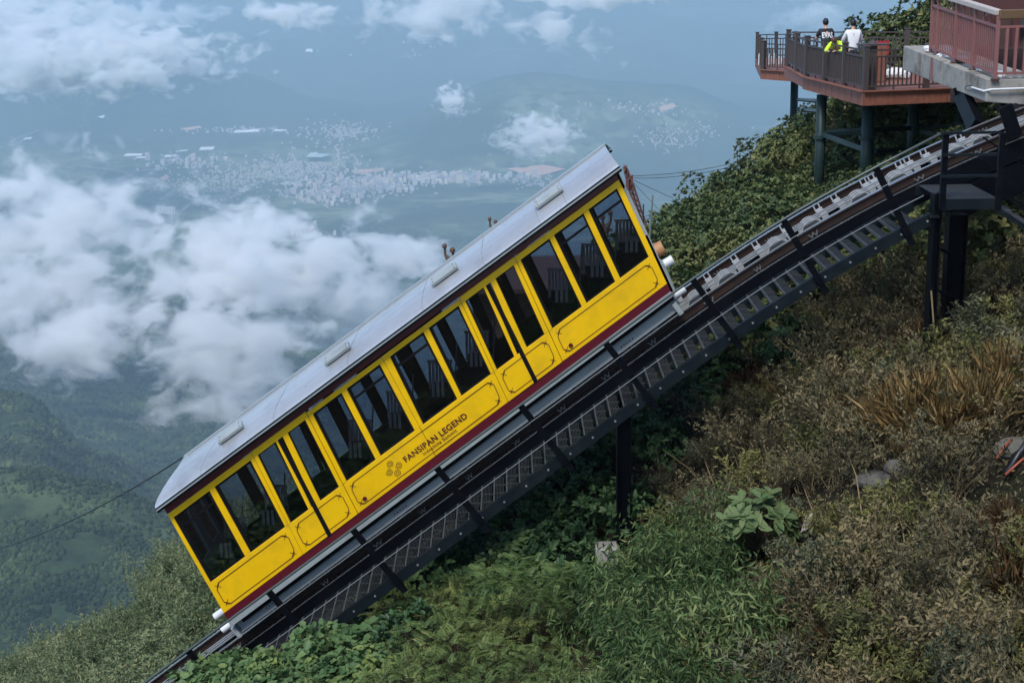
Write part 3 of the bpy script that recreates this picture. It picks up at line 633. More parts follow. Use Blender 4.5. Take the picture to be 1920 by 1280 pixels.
# landing platform with its guard rail and the stairs that go on from it
pl = tag(empty('steel_landing', at(1815, 390, 29.4)), 'black steel landing platform with a square guard rail at the head of the stairs', 'platform'); 
def bx(px0, py0, px1, py1, Y, th, m=None): return [at(px0, py0, Y), at(px1, py0, Y), at(px1, py1, Y), at(px0, py1, Y)]
fr = [at(1766, 373, 28.65), at(1868, 373, 28.65)]; zf = fr[0].z
deckp = [fr[0], Vector((fr[1].x, 28.65, zf)), Vector((fr[1].x - .05, 30.3, zf)), Vector((fr[0].x, 30.3, zf))]
for k in range(2):
    a = fr[0].lerp(Vector((fr[1].x, 28.65, zf)), k * .5 + .005); c = fr[0].lerp(Vector((fr[1].x, 28.65, zf)), k * .5 + .495)
    b = MB()
    for i in range(14):
        x = a.x + (c.x - a.x) * (i + .5) / 14; b.box((x, 29.47, zf), (.008, 0, 0), (0, .82, 0), (0, 0, .015))
    for j in range(7): b.box(((a.x + c.x) / 2, 28.68 + j * 1.6 / 6, zf - .002), ((c.x - a.x) / 2, 0, 0), (0, .008, 0), (0, 0, .012))
    b.build('deck_grating', MT['grating'], pl)
for ye in (28.62, 30.35): MB().box(((fr[0].x + fr[1].x) / 2, ye, zf - .1), ((fr[1].x - fr[0].x) / 2 + .05, 0, 0), (0, .03, 0), (0, 0, .1)).build('edge_beam', MT['stringer'], pl)
for px in (1766, 1871):
    a = at(px, 392, 28.58); c = at(px, 249, 28.58); MB().box((a + Vector((a.x, 28.58, c.z))) / 2, (.055, 0, 0), (0, .04, 0), (0, 0, (c.z - a.z) / 2)).build('guard_post', MT['black'], pl)
for py in (250, 291, 331): 
    a = at(1766, py, 28.53); c = Vector((at(1871, py, 28.53).x, 28.53, a.z)); MB().bar(a, c, .05, .05).build('guard_rail', MT['stringer'], pl)
st2 = tag(empty('lower_stairs', at(1900, 420, 29.4)), 'dark steel stairs leaving the landing down to the slope', 'stairs')
for Y in (28.65, 29.9):
    a = at(1873, 392, 28.65); c = a + Vector((1.9, 0, -1.25)); a.y = c.y = Y; MB().bar(a, c, .05, .22).build('stringer', MT['stringer'], st2)
    for h in (.35, .8, 1.2): MB().bar(a + Vector((0, 0, h)), c + Vector((0, 0, h)), .035, .035).build('rail', MT['black'], st2)
for k in range(7):
    a = at(1873, 392, 28.65); p = a + Vector((.14 + k * .27, .62, -.05 - k * .178)); MB().box(p, (.12, 0, 0), (0, .58, 0), (0, 0, .015)).build('tread', MT['grating'], st2)
    
# steel columns carrying track and landing
def hcol(b, top, bot, wx, wy, t=.03):
    top, bot = Vector(top), Vector(bot); c = (top + bot) / 2; h = (top.z - bot.z) / 2
    b.box(c, (wx / 2, 0, 0), (0, t / 2, 0), (0, 0, h)); 
    for sx in (-1, 1): b.box(c + Vector((sx * (wx / 2 - t / 2) * 1.001, 0, 0)), (t / 2, 0, 0), (0, wy / 2, 0), (0, 0, h * .9995))
def column(px0, px1, pyt, pyb, Y, label, extra=.6):
    a = at((px0 + px1) / 2, pyt, Y); c = at((px0 + px1) / 2, pyb, Y); w_ = (at(px1, pyb, Y) - at(px0, pyb, Y)).x
    o = tag(empty('support_column', c), label, 'column', None, 'thing'); b = MB(); hcol(b, a + Vector((0, 0, .3)), c - Vector((0, 0, extra)), w_ * .86, .32)
    b.build('shaft', MT['black'], o); b = MB().box(Vector((a.x, Y, a.z - .12)), (w_ / 2, 0, 0), (0, .2, 0), (0, 0, .02)); b.build('cap_plate', MT['stringer'], o); return o
column(1154, 1185, 762, 1030, 30.0, 'black steel column under the track with a pale concrete block at its foot')
column(1739, 1757, 392, 655, 28.9, 'thinner black leg with the lower foot under the landing')
column(1769, 1809, 388, 612, 30.1, 'broad black leg under the landing')
b = MB(); o = tag(empty('leg_bracing', at(1765, 520, 29.5)), 'steel cross bars between the two black legs of the landing', 'brace')
for py in (460, 540, 590): b.bar(at(1750, py, 28.95), at(1785, py + 18, 30.1), .06, .06)
b.build('cross_bar', MT['stringer'], o)
MB().tube([at(1746, 545, 28.7), at(1749, 585, 28.68), at(1754, 650, 28.66)], .018, 7).build('plastic_pipe', MT['drystem'], loc=at(1753, 650, 28.66)); tag(bpy.data.objects['plastic_pipe'], 'pale pipe leaning against the thin black leg of the landing', 'pipe')
fp = at(1137, 1062, 29.9); q = MB().box(fp + Vector((0, 0, .12)), (.24, 0, 0), (0, .25, 0), (0, 0, .36)).build('concrete_footing', MT['palestone'], bevel=.03, loc=fp); tag(q, 'pale weathered concrete block at the foot of the black column', 'footing')
# deep girder and braces at the upper end
gz0 = s_at(1770, 330, 30.5)[0]
b = sweep(MB(), rect(30.45, 30.75, -1.05, -.43), gz0, S1); sweep(b, rect(31.8, 32.1, -1.05, -.43), gz0, S1); b.build('deep_girder', MT['black'], track)
a = at(1894, 228, 30.3); t, n = tang(s_at(1896, 215, 30.3)[0]); MB().box(a, t * .14, (0, .03, 0), n * .33).build('bracket', MT['black'], track)
# ------------------------------------------------------------------ yellow funicular car
YN, YF = 30.0, 32.4
class LL:
    def __init__(s, a, b): s.x0, s.y0 = a; s.m = (b[1] - a[1]) / (b[0] - a[0])
    def y(s, x): return s.y0 + s.m * (x - s.x0)
    def hit(s, p, q):   # where the line p-q crosses
        dx, dy = q[0] - p[0], q[1] - p[1]; t = (s.y(p[0]) - p[1]) / (dy - s.m * dx); return (p[0] + dx * t, p[1] + dy * t)
    def sh(s, d): return LL((s.x0, s.y0 + d), (s.x0 + 1, s.y0 + d + s.m))
lT = LL((314, 964), (1160.3, 336.6)); lW = LL((325.3, 969.5), (1156.6, 353.4)); lS = LL((395, 1091), (1216.6, 481.9))
lB = LL((419.4, 1149.4), (1251, 531.6)); lR = LL((427.8, 1163.4), (1256.9, 546.6)); lR2 = LL((434, 1174), (1258, 557.5)); lE = LL((297, 961), (1167, 319.5))
def vl(xw, xs): return ((xw, lW.y(xw)), (xs, lS.y(xs)))
LEFT = ((314, 964), (419.4, 1149.4)); RIGHT = ((1160.3, 336.6), (1251, 531.6))
car = tag(empty('funicular_car', at(830, 870, 31.2)), 'bright yellow funicular car with maroon bands and silver roof climbing the track', 'funicular car')
U = (at(1251, 531.6, 30) - at(419.4, 1149.4, 30)).normalized(); NV = (at(740, 650, 30) - at(840, 840, 30)); NV = (at(*LEFT[0], 30) - at(*LEFT[1], 30)).normalized()
NP = Vector((-U.z, 0, U.x))
def slab(b, pts, Y, th): return b.prism([at(*p, Y) for p in pts] if False else [Vector((q.x, Y, q.z)) for q in (at(*p, 30.0) for p in pts)], (0, th, 0))
def quad(l1, l2, v1, v2): return [l1.hit(*v1), l1.hit(*v2), l2.hit(*v2), l2.hit(*v1)]
BD = [LEFT, vl(476.5, 540.5), vl(578.5, 643), vl(719.7, 787), vl(866, 926.5), vl(969.5, 1029), RIGHT]
PROUD = [0, .018, .003, .0, .018, .003]
for i in range(6):
    v1, v2 = BD[i], BD[i + 1]; d = PROUD[i]
    # shrink by a hairline so that the section joints show as seams
    e = 0.35; v1 = tuple((p[0] + e, p[1] - e * .74) for p in v1); v2 = tuple((p[0] - e, p[1] + e * .74) for p in v2)
    for Y, th, far in ((YN - d, .05 + d, 0), (YF - .02, .02, 1)):
        slab(MB(), quad(lS, lB, v1, v2), Y, th).build('side_panel', MT['yellow'], car, bevel=.006)
        slab(MB(), quad(lT.sh(-1 if i in (1, 4) else (2.5 if i in (2, 3) else 0)), lW, v1, v2), Y - (.012 if i in (0, 5) else 0) * (1 - far), th).build('top_rail', MT['yellow'], car, bevel=.006)
for Y, th in ((YN - .008, .05), (YF - .04, .05)):
    slab(MB(), quad(lT.sh(-26), lT.sh(-1.6), LEFT, RIGHT), Y + (.012 if Y < 31 else -.012), th).build('maroon_cornice', MT['red'], car)
    slab(MB(), quad(lB.sh(.4), lR, LEFT, RIGHT), Y + .012, th).build('maroon_skirt', MT['red'], car)
    slab(MB(), quad(lR.sh(.3), lR2, LEFT, RIGHT), Y - .014, th).build('sill_strip', MT['lightgrey'], car, bevel=.006)
for i, (v1, v2) in enumerate(((BD[1], BD[2]), (BD[4], BD[5]))):   # the maroon patches where the doors run over the skirt
    pass
def inset(v, d): return tuple((p[0] + d, p[1] - d * .74) for p in v)
# pillars (left and right edges at window top and at sill)
PIL = [((314, 419), None), ((392.5, 459.7), (402.2, 470)), ((469.8, 534.9), (476.2, 540.2)), ((476.8, 540.8), (483.3, 545.5)), ((572.3, 636.2), (578.2, 642.7)), ((578.8, 643.3), (586.5, 650.2)), ((640, 704.6), (649.7, 714)),
       ((712, 777.8), (719.5, 786.8)), ((719.9, 787.2), (731, 793.6)), ((793.8, 857.6), (803.6, 865.6)), ((859.7, 920.8), (865.7, 926.2)), ((866.3, 926.8), (872.6, 932)), ((962.9, 1021.2), (969.2, 1028.7)), ((969.8, 1029.3), (976, 1036)),
       ((1030, 1091), (1038.6, 1100)), ((1093.8, 1153.8), (1103.2, 1163))]
lWi, lSi = lW.sh(.3), lS.sh(-.3)
for k, (a, c) in enumerate(PIL):
    if c is None: v1, v2 = LEFT, vl(325.3, 395)
    else: v1, v2 = vl(*a), vl(*c)
    pr = .022 if k in (3, 4, 11, 12) else (.012 if k in (2, 5, 10, 13) else .0)
    for Y, th in ((YN - pr, .06 + pr), (YF - .02, .02)): slab(MB(), quad(lWi, lSi, v1, v2), Y, th).build('pillar', MT['yellow'], car, bevel=.006)
    for Y, th in ((YN + .061, .012), (YF - .06, .039)): slab(MB(), quad(lWi, lSi, inset(v1, -1.5), inset(v2, 1.5)), Y, th).build('pillar_lining', MT['dark'], car)
for Y, th in ((YN, .06), (YF - .02, .02)): slab(MB(), quad(lWi, lSi, vl(1156.6, 1216.6), RIGHT), Y, th).build('pillar', MT['yellow'], car, bevel=.006)
# doors: yellow stiles on both sides of a black rubber joint
DW = [((483.5, 545), (517, 578.8)), ((539.4, 601), (572, 636)), ((872.8, 932), (906.6, 964.7)), ((929, 988), (962.8, 1021))]
for g0, g1, st in (((526.7, 827.5), (619, 1003.5), ((517, 578.8), (523.6, 584.6), (530, 591), (539.4, 601))), ((916.7, 538.5), (1006.5, 718.5), ((906.6, 964.7), (913.4, 970.4), (920, 977), (929, 988)))):
    for Y in (YN - .014, YF - .05):
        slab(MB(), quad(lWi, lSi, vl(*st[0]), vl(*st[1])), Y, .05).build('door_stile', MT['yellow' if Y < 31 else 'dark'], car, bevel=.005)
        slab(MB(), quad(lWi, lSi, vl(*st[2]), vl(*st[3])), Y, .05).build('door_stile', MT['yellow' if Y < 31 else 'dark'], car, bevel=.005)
        w_ = 3.4; v1 = ((g0[0] - w_, g0[1] + w_ * .74), (g1[0] - w_, g1[1] + w_ * .74)); v2 = ((g0[0] + w_, g0[1] - w_ * .74), (g1[0] + w_, g1[1] - w_ * .74))
        slab(MB(), quad(lW, lB, v1, v2), Y - .012 if Y < 31 else Y + .01, .045).build('door_rubber', MT['rubber'], car)
# windows: black gasket frame, tinted pane, hopper bar
WIN = [((325.3, 395), (392.5, 459.7), 1), ((402.5, 470.2), (469.6, 534.7), 0), ((586.8, 650.4), (639.8, 704.4), 0), ((650, 714.3), (711.8, 777.6), 1), ((731.2, 793.8), (793.6, 857.4), 1), ((804, 866), (859.6, 920.6), 0),
       ((976.2, 1036.2), (1029.8, 1090.8), 0), ((1039, 1100.4), (1093.6, 1153.6), 1), ((1103.5, 1163.4), (1156.4, 1216.4), 1)]
def frac(v, w_, t): return tuple((a[0] + (b[0] - a[0]) * t, a[1] + (b[1] - a[1]) * t) for a, b in zip(v, w_))
for (a, c, hop) in WIN + [(d[0], d[1], -1) for d in DW]:
    v1, v2 = vl(*a), vl(*c); fw = .085 if hop >= 0 else .05; lt = 5.0 if hop >= 0 else 2.5
    for Y, far in ((YN + .018, 0), (YF - .055, 1)):
        fo = quad(lWi, lSi, v1, v2); i1, i2 = frac(v1, v2, fw), frac(v1, v2, 1 - fw * .6); fi = quad(lWi.sh(lt), lSi.sh(-lt * .6), i1, i2)
        b = MB()
        for k in range(4): slab(b, [fo[k], fo[(k + 1) % 4], fi[(k + 1) % 4], fi[k]], Y, .035)
        fr_ = b.build('window_frame', MT['rubber'], car)
        slab(MB(), fi, Y + .012, .008).build('pane', MT['glass'], fr_)
        if hop == 1:
            la, lb = lWi.sh(26), lWi.sh(31.5); slab(MB(), quad(la, lb, i1, i2), Y + .001, .03).build('hopper_bar', MT['rubber'], fr_)
# fine maroon lining with little crosses at the corners
def lining(v1, v2, Y, skip=None):
    top, bot = lS.sh(11), lB.sh(-9.5); q = quad(top, bot, v1, v2); ch = .12; pts = []
    u = Vector(q[1]) - Vector(q[0]); v = Vector(q[3]) - Vector(q[0]); ul, vl_ = u.length, v.length; cu, cv = u / ul * 9, v / vl_ * 9
    A, B_, C_, D_2 = (Vector(p) for p in q)
    loop = [A + cu, B_ - cu, B_ - cu * .4 + cv * .5, B_ + cv * 1.2, C_ - cv * 1.2, C_ - cu * .4 - cv * .4, C_ - cu, D_2 + cu, D_2 + cu * .4 - cv * .4, D_2 - cv * 1.2, A + cv * 1.2, A + cu * .4 + cv * .5, A + cu]
    b = MB(); W3 = lambda p: Vector((at(p[0], p[1], 30).x, Y, at(p[0], p[1], 30).z))
    for p, r_ in zip(loop, loop[1:]): b.bar(W3(p), W3(r_), .006, .015, (0, 1, 0)) if False else b.bar(W3(p), W3(r_), .015, .005, (0, 1, 0))
    for P, su, sv in ((A, 1, 1), (B_, -1, 1), (C_, -1, -1), (D_2, 1, -1)):
        c = P + cu * su * .55 + cv * sv * .6
        b.bar(W3(c - cu * .55 - cv * .5), W3(c + cu * .55 + cv * .5), .010, .005); b.bar(W3(c - cu * .5 + cv * .45), W3(c + cu * .5 - cv * .45), .010, .005)
    return b.build('lining', MT['line'], car)
def inset(v, d): return tuple((p[0] + d, p[1] - d * .74) for p in v)
Yp = YN - .004
lining(inset(BD[0], 9), inset(BD[1], -9), Yp - .002); lining(inset(BD[1], 8), inset(BD[2], -9), YN - .022); lining(inset(BD[2], 8), inset(BD[4], -9), Yp - .003)
lining(inset(BD[4], 8), inset(BD[5], -9), YN - .022); lining(inset(BD[5], 9), inset(BD[6], -11), Yp - .003)
for px, py in ((684, 934), (1070, 647)):
    p = at(px, py, YN); MB().tube([p + Vector((0, -.03, 0)), p + Vector((0, .01, 0))], .045, 14).build('round_lamp', MT['red'], car)
# lettering
def text3d(name, body, p0, p1, m, parent, Y, ext=.002, bold=0.0, gap=1.0):
    cu = bpy.data.curves.new(name, 'FONT'); cu.body = body; cu.size = 1; cu.extrude = ext; cu.offset = bold; cu.space_character = gap
    o = bpy.data.objects.new(name, cu); COL.objects.link(o); bpy.context.view_layer.update()
    me = bpy.data.meshes.new_from_object(o.evaluated_get(bpy.context.evaluated_depsgraph_get())); bpy.data.objects.remove(o)
    a = at(*p0, 30); c = at(*p1, 30); d = c - a; xs = [v.co.x for v in me.vertices]; x0, x1 = min(xs), max(xs); k = d.length / (x1 - x0)
    X = d.normalized(); Z = Vector((-X.z, 0, X.x)); L = rootloc(parent)
    for v in me.vertices:
        q = Vector((a.x, Y, a.z)) + X * ((v.co.x - x0) * k) + Z * (v.co.y * k) - Vector((0, v.co.z, 0)); v.co = q - L
    return link(name, me, m, parent), k
text3d('lettering', 'FANSIPAN LEGEND', (761.5, 866.5), (877.5, 781.5), MT['line'], car, YN - .006, bold=.03, gap=1.08)
text3d('lettering', 'Indochina Summit', (795.5, 853.5), (857.5, 808), MT['line'], car, YN - .006, bold=.012, gap=1.15)
em = MB()
pc = [(731.9, 869.6, 0), (747.6, 871.4, 1), (730, 884.4, 1), (746.2, 886.2, 0)]
for cx, cy, k in pc:
    pts = []
    for i in range(46):
        a = i / 45 * 2 * math.pi * 2.1; r_ = 1.0 + 6.0 * i / 45; sg = 1 if k else -1
        q = at(cx + r_ * math.cos(a * sg + 2.2), cy + r_ * math.sin(a * sg + 2.2), 30); pts.append(Vector((q.x, YN - .007, q.z)))
    o = MB()
    for p, q in zip(pts, pts[1:]): o.bar(p, q, .011, .004)
    o.build('emblem_spiral', MT['line'], car)
# under-frame
def spanbox(b, la, lb, v1, v2, Y, th): return slab(b, quad(la, lb, v1, v2), Y, th)
spanbox(MB(), lR2.sh(.5), lR2.sh(12), inset(LEFT, 16), inset(RIGHT, 0), YN + .12, 2.1).build('floor_frame', MT['black'], car)
lG = LL((441, 1174), (1266, 566)); b = MB()
gl = ((437, 1171), (452, 1191)); gr = ((1262, 568), (1276, 590))
spanbox(b, lG, lG.sh(22), gl, gr, YN + .22, .06).build('bogie_beam', MT['grey'], car, bevel=.006)
spanbox(MB(), lG.sh(20), lG.sh(25), gl, gr, YN + .16, .1).build('beam_flange', MT['grey'], car)
spanbox(MB(), lG, lG.sh(22), gl, gr, YF - .28, .06).build('bogie_beam', MT['grey'], car)
b = MB()
for cx, cy in ((500, 1131), (800 - 60, 955), (960, 800), (1165, 642), (985, 782)):
    for i in range(5):
        for j in range(2):
            p = at(cx + i * 5.2, cy - i * 3.85 + j * 6 + 8, YN + .215); b.tube([p, p + Vector((0, -.012, 0))], .016, 7)
b.build('beam_bolt', MT['dark'], car)['kind'] = 'stuff'
for px, py in ((445, 1181), (1270, 577)): 
    p = at(px, py, YN + .2); MB().box(p, U * .05, (0, .12, 0), NP * .14).build('beam_end', MT['lightgrey'], car, bevel=.01)
def cyl(name, p0, p1, r_, Y, m):
    a, c = at(*p0, Y), at(*p1, Y); d = (c - a).normalized(); return MB().tube([a, c], r_, 20).build(name, m, car, bevel=.008)
cyl('buffer', (437, 1165), (417, 1180), .085, 30.5, MT['white']); cyl('buffer', (1257, 558), (1284, 540), .085, 30.5, MT['white'])
cyl('buffer', (437 - 16, 1165 - 22), (403, 1156), .085, 31.9, MT['white'])
cyl('buffer', (1236, 501), (1262, 486), .10, 31.7, MT['white']); cyl('winding_drum', (1212, 480), (1244, 463), .155, 32.0, MT['wood_tan'])
b = MB(); b.prism([at(1238, 493, 31.2), at(1247, 497, 31.2), at(1272, 556, 31.2), at(1252, 556, 31.2)], (0, .5, 0)); b.build('end_bracket', MT['lightgrey'], car)
# end walls, floor, inner seats
def endwall(v, s, nm):
    a, c = at(*lT.sh(-20).hit(*v), 30), at(*lR2.hit(*v), 30)
    for y0, y1 in ((30.07, 30.32), (32.08, 32.33), (31.0, 31.4)): MB().prism([Vector((a.x, y0, a.z)), Vector((c.x, y0, c.z)), Vector((c.x, y1, c.z)), Vector((a.x, y1, a.z))], U * (s * .07)).build('end_post', MT['lightgrey'], car)
    m = a.lerp(c, .52); MB().prism([Vector((m.x, 30.07, m.z)), Vector((c.x, 30.07, c.z)), Vector((c.x, 32.33, c.z)), Vector((m.x, 32.33, m.z))], U * (s * .05)).build('end_panel', MT['lightgrey'], car)
    q = a.lerp(c, .14); MB().prism([Vector((a.x, 30.07, a.z)), Vector((q.x, 30.07, q.z)), Vector((q.x, 32.33, q.z)), Vector((a.x, 32.33, a.z))], U * (s * .05)).build('end_panel', MT['lightgrey'], car)
    MB().prism([Vector((q.x, 30.32, q.z)), Vector((m.x, 30.32, m.z)), Vector((m.x, 32.08, m.z)), Vector((q.x, 32.08, q.z))], U * (s * .012)).build('end_window', MT['glass'], car)
endwall(LEFT, 1, 'l'); endwall(RIGHT, 1, 'r')
spanbox(MB(), lR.sh(-8), lR.sh(-2), inset(LEFT, 6), inset(RIGHT, -6), YN + .06, 2.28).build('floor', MT['dark'], car)
spanbox(MB(), lT.sh(-14), lT.sh(-9), inset(LEFT, 6), inset(RIGHT, -6), YN + .06, 2.28).build('ceiling', MT['dark'], car)
spanbox(MB(), lS.sh(18), lB.sh(-2), inset(LEFT, 6), inset(RIGHT, -6), YN + .06, .02).build('inner_lining', MT['dark'], car)
spanbox(MB(), lS.sh(0), lB.sh(-2), inset(LEFT, 6), inset(RIGHT, -6), YF - .09, .02).build('inner_lining', MT['dark'], car)
for k, (px, py) in enumerate(((428, 1016), (506, 955), (668, 830), (742, 775), (822, 716), (893, 660), (1052, 540), (1118, 493), (1182, 447))):
    p = at(px, py, 31.1); be = MB()
    be.box(p + Vector((.05, .2, -.26)), (.24, 0, 0), (0, .62, 0), (0, 0, .03)); be.box(p + Vector((.05, .2, -.55)), (.2, 0, 0), (0, .55, 0), (0, 0, .26)); be = be.build('bench', MT['dark'], car)
    for j in range(7):
        MB().box(p + Vector((-.22 + .074 * j, .85, -.10)), (.029, 0, 0), (0, .012, 0), (0, 0, .30)).build('slat', MT['slat'], be)
    MB().box(p + Vector((.0, .87, .22)), (.27, 0, 0), (0, .02, 0), (0, 0, .025)).build('back_rail', MT['slat'], be)
    for j in range(3): MB().box(p + Vector((-.1 + .1 * j, -.3, -.1)), (.03, 0, 0), (0, .012, 0), (0, 0, .2)).build('slat', MT['slat'], be)
    MB().tube([p + Vector((.3, -.35, -.9)), p + Vector((.42, -.35, .95))], .018, 7).build('grab_pole', MT['galv'], car)
# roof: curved silver panels with seams, gutter and vents
cL, cR = at(356, 859.5, 31.2), at(1148, 270.5, 31.2)
PRF = [(29.80, .10), (29.82, .15), (29.95, .22), (30.2, .295), (30.5, .345), (30.85, .375), (31.2, .38)]; PRF += [(62.4 - y, n) for y, n in PRF[-2::-1]]
eL, eR = at(297, 960.5, 29.8), at(1167, 319, 29.8)
EU = (eR - eL).normalized(); EN = Vector((-EU.z, 0, EU.x)); RL = (eR - eL).length
def roofpt(u, y, n):
    k = max(0, 1 - (abs(y - 31.2) / 1.4) ** 1.6)   # the lower end is rounded off: its middle is cut back
    c0 = .62 * k; uu = c0 + u * (RL - c0 - .02 * k); return Vector((eL.x, y, eL.z)) + EU * uu + EN * n
def uroof(px): return (at(px, lE.y(px), 29.8) - eL).length / RL
SE = [0] + [uroof(p) for p in (383, 520, 660, 800, 915, 1020, 1070)] + [1]
for u0, u1 in zip(SE, SE[1:]):
    e = .0006; b = MB(); us = np.linspace(u0 + e, u1 - e, 5)
    rings = [[roofpt(u, y, n) for y, n in PRF] + [roofpt(u, y, n - .03) for y, n in PRF[::-1]] for u in us]
    b.loft(rings).build('roof_panel', MT['silver'], car)
b = MB(); b.loft([[roofpt(u, y, n - .012) for y, n in PRF] + [roofpt(u, y, n - .04) for y, n in PRF[::-1]] for u in np.linspace(.004, .996, 9)]).build('roof_lining', MT['grey'], car)
for y, n, hh, m in ((29.785, .022, .022, 'black'), (29.79, .062, .018, 'lightgrey'), (29.785, .092, .012, 'black')):
    for yy in (y, 62.4 - y):
        a, c = roofpt(0, yy, n), roofpt(1, yy, n); MB().bar(a, c, hh * 2, .04, (0, 1, 0)).build('gutter', MT[m], car)
a, c = roofpt(0.01, 31.28, .395), roofpt(1, 31.28, .395); MB().bar(a, c, .035, .05, (0, 1, 0)).build('ridge_trim', MT['grey'], car)
for px in (430, 637, 845, 1049):
    u = uroof(px); b = MB(); y0 = 30.26; p = roofpt(u, y0, .335); nn = (Vector((0, -.35, 0)) + EN * .95).normalized(); sd = nn.cross(EU).normalized()
    hb = MB().box(p + nn * .05, EU * .32, sd * .11, nn * .035).build('roof_vent', MT['lightgrey'], car, bevel=.012)
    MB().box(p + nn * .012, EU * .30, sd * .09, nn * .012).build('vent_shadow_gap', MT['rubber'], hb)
    for q in (-.26, .26):
        for r_ in (-.06, .06): MB().tube([p + EU * q + sd * r_ + nn * .085, p + EU * q + sd * r_ + nn * .092], .012, 6).build('screw', MT['dark'], hb)
# ------------------------------------------------------------------ viewing decks on green columns
def fencerun(root, a, c, n_posts, zf, h, first=True, last=True, post=.07, bal=.036, gap=.13, pm='railbrown', foot=.10):
    a, c = Vector((a[0], a[1], zf)), Vector((c[0], c[1], zf)); d = c - a; Lh = d.length; u = d.normalized(); sd = Vector((-u.y, u.x, 0))
    ts = np.linspace(0, Lh, n_posts)
    for i, t in enumerate(ts):
        if (i == 0 and not first) or (i == len(ts) - 1 and not last): continue
        p = a + u * t; q = MB().box(p + Vector((0, 0, h / 2)), u * post, sd * post, (0, 0, h / 2)).build('post', MT[pm], root)
        MB().box(p + Vector((0, 0, h + .012)), u * (post + .015), sd * (post + .015), (0, 0, .014)).build('post_cap', MT[pm], q)
    for t0, t1 in zip(ts, ts[1:]):
        p, q = a + u * (t0 + post), a + u * (t1 - post)
        for hh, k in ((h - .10, .022), (h - .27, .022), (foot + .03, .022)): MB().bar(p + Vector((0, 0, hh)), q + Vector((0, 0, hh)), k * 2, k * 2, (0, 0, 1)).build('rail', MT[pm], root)
        m = max(2, int((t1 - t0) / gap)); 
        for j in range(1, m):
            pp = p.lerp(q, j / m); full = 1 if j % max(2, m // 2) == 0 else 0
            z0, z1 = (0 if full else foot + .05), (h - .12 if full else h - .29)
            MB().box(pp + Vector((0, 0, (z0 + z1) / 2)), u * bal / 2, sd * bal / 2, (0, 0, (z1 - z0) / 2)).build('baluster', MT[pm], root)
def fascia(root, a, c, zt, hgt, bw=.17):
    a, c = Vector((a[0], a[1], zt)), Vector((c[0], c[1], zt)); d = c - a; u = d.normalized(); n = max(1, int(d.length / bw)); sd = Vector((u.y, -u.x, 0))
    for i in range(n):
        p, q = a + u * (d.length * i / n + .004), a + u * (d.length * (i + 1) / n - .004); o_ = (i % 3) * .004
        MB().prism([p, q, q + sd * (.03 + o_), p + sd * (.03 + o_)], (0, 0, -hgt)).build('fascia_board', MT['deckwood'], root)
    MB().bar(a - u * .02 + sd * .05 + Vector((0, 0, .02)), c + u * .02 + sd * .05 + Vector((0, 0, .02)), .14, .03, (0, 0, 1)).build('edge_board', MT['deckwood'], root)
def floorboards(root, poly, zt, u, bw=.14):
    # boards clipped to a convex outline
    P = [Vector((p[0], p[1])) for p in poly]; u = Vector((u[0], u[1])).normalized(); v = Vector((-u.y, u.x)); ts = [p.dot(v) for p in P]; t = min(ts)
    while t < max(ts) - .02:
        tc = t + bw / 2; cr = []
        for p, q in zip(P, P[1:] + P[:1]):
            a, c = p.dot(v) - tc, q.dot(v) - tc
            if a * c < 0: cr.append((p + (q - p) * (a / (a - c))).dot(u))
        if len(cr) == 2:
            s0, s1 = min(cr), max(cr); mid = u * ((s0 + s1) / 2) + v * tc
            MB().box((mid.x, mid.y, zt - .02), ((u * (s1 - s0) / 2).x, (u * (s1 - s0) / 2).y, 0), (v.x * (bw / 2 - .004), v.y * (bw / 2 - .004), 0), (0, 0, .018)).build('floor_board', MT['deckwood'], root)
        t += bw
ZD = -4.0
q2 = lambda px, py, z=ZD: (lambda p: (p.x, p.y))(atz(px, py, z))
cC, cL_, cE = q2(1620, 173), q2(1507, 144.5), q2(1800, 165)
vL = (cL_[0] - .1, cL_[1] + 4.5); bR = (cE[0] + 2.5, 49.2); bL = (cL_[0] + .15, 50.6); cE2 = (cE[0] + 2.5, cE[1] + .45)
deck = tag(empty('viewing_deck', Vector((10.5, 45, ZD))), 'upper wooden viewing deck with dark railing and red board edge on green columns', 'deck')
fascia(deck, cL_, cC, ZD, .36); fascia(deck, cC, cE2, ZD, .36)
outline = [cL_, cC, cE2, bR, bL]; floorboards(deck, outline, ZD, (1, .05))
MB().prism([Vector((x, y, ZD - .05)) for x, y in [(cL_[0] + .05, cL_[1] + .1), (cC[0], cC[1] + .1), cE2, bR, bL]], (0, 0, -.3)).build('under_frame', MT['deckwood'], deck)
ins = lambda p, dx, dy: (p[0] + dx, p[1] + dy)
fencerun(deck, ins(cL_, .1, .12), ins(cC, .06, .16), 4, ZD, 1.18); fencerun(deck, ins(cC, .06, .16), ins(cE2, 0, .14), 4, ZD, 1.18, first=False)
bl_ = ins(bL, .1, -.1); br_ = ins(bR, -.3, -.1)
fencerun(deck, ins(cL_, .1, .12), bl_, 3, ZD, 1.15, first=False); fencerun(deck, bl_, br_, 4, ZD, 1.18, first=False, post=.09)
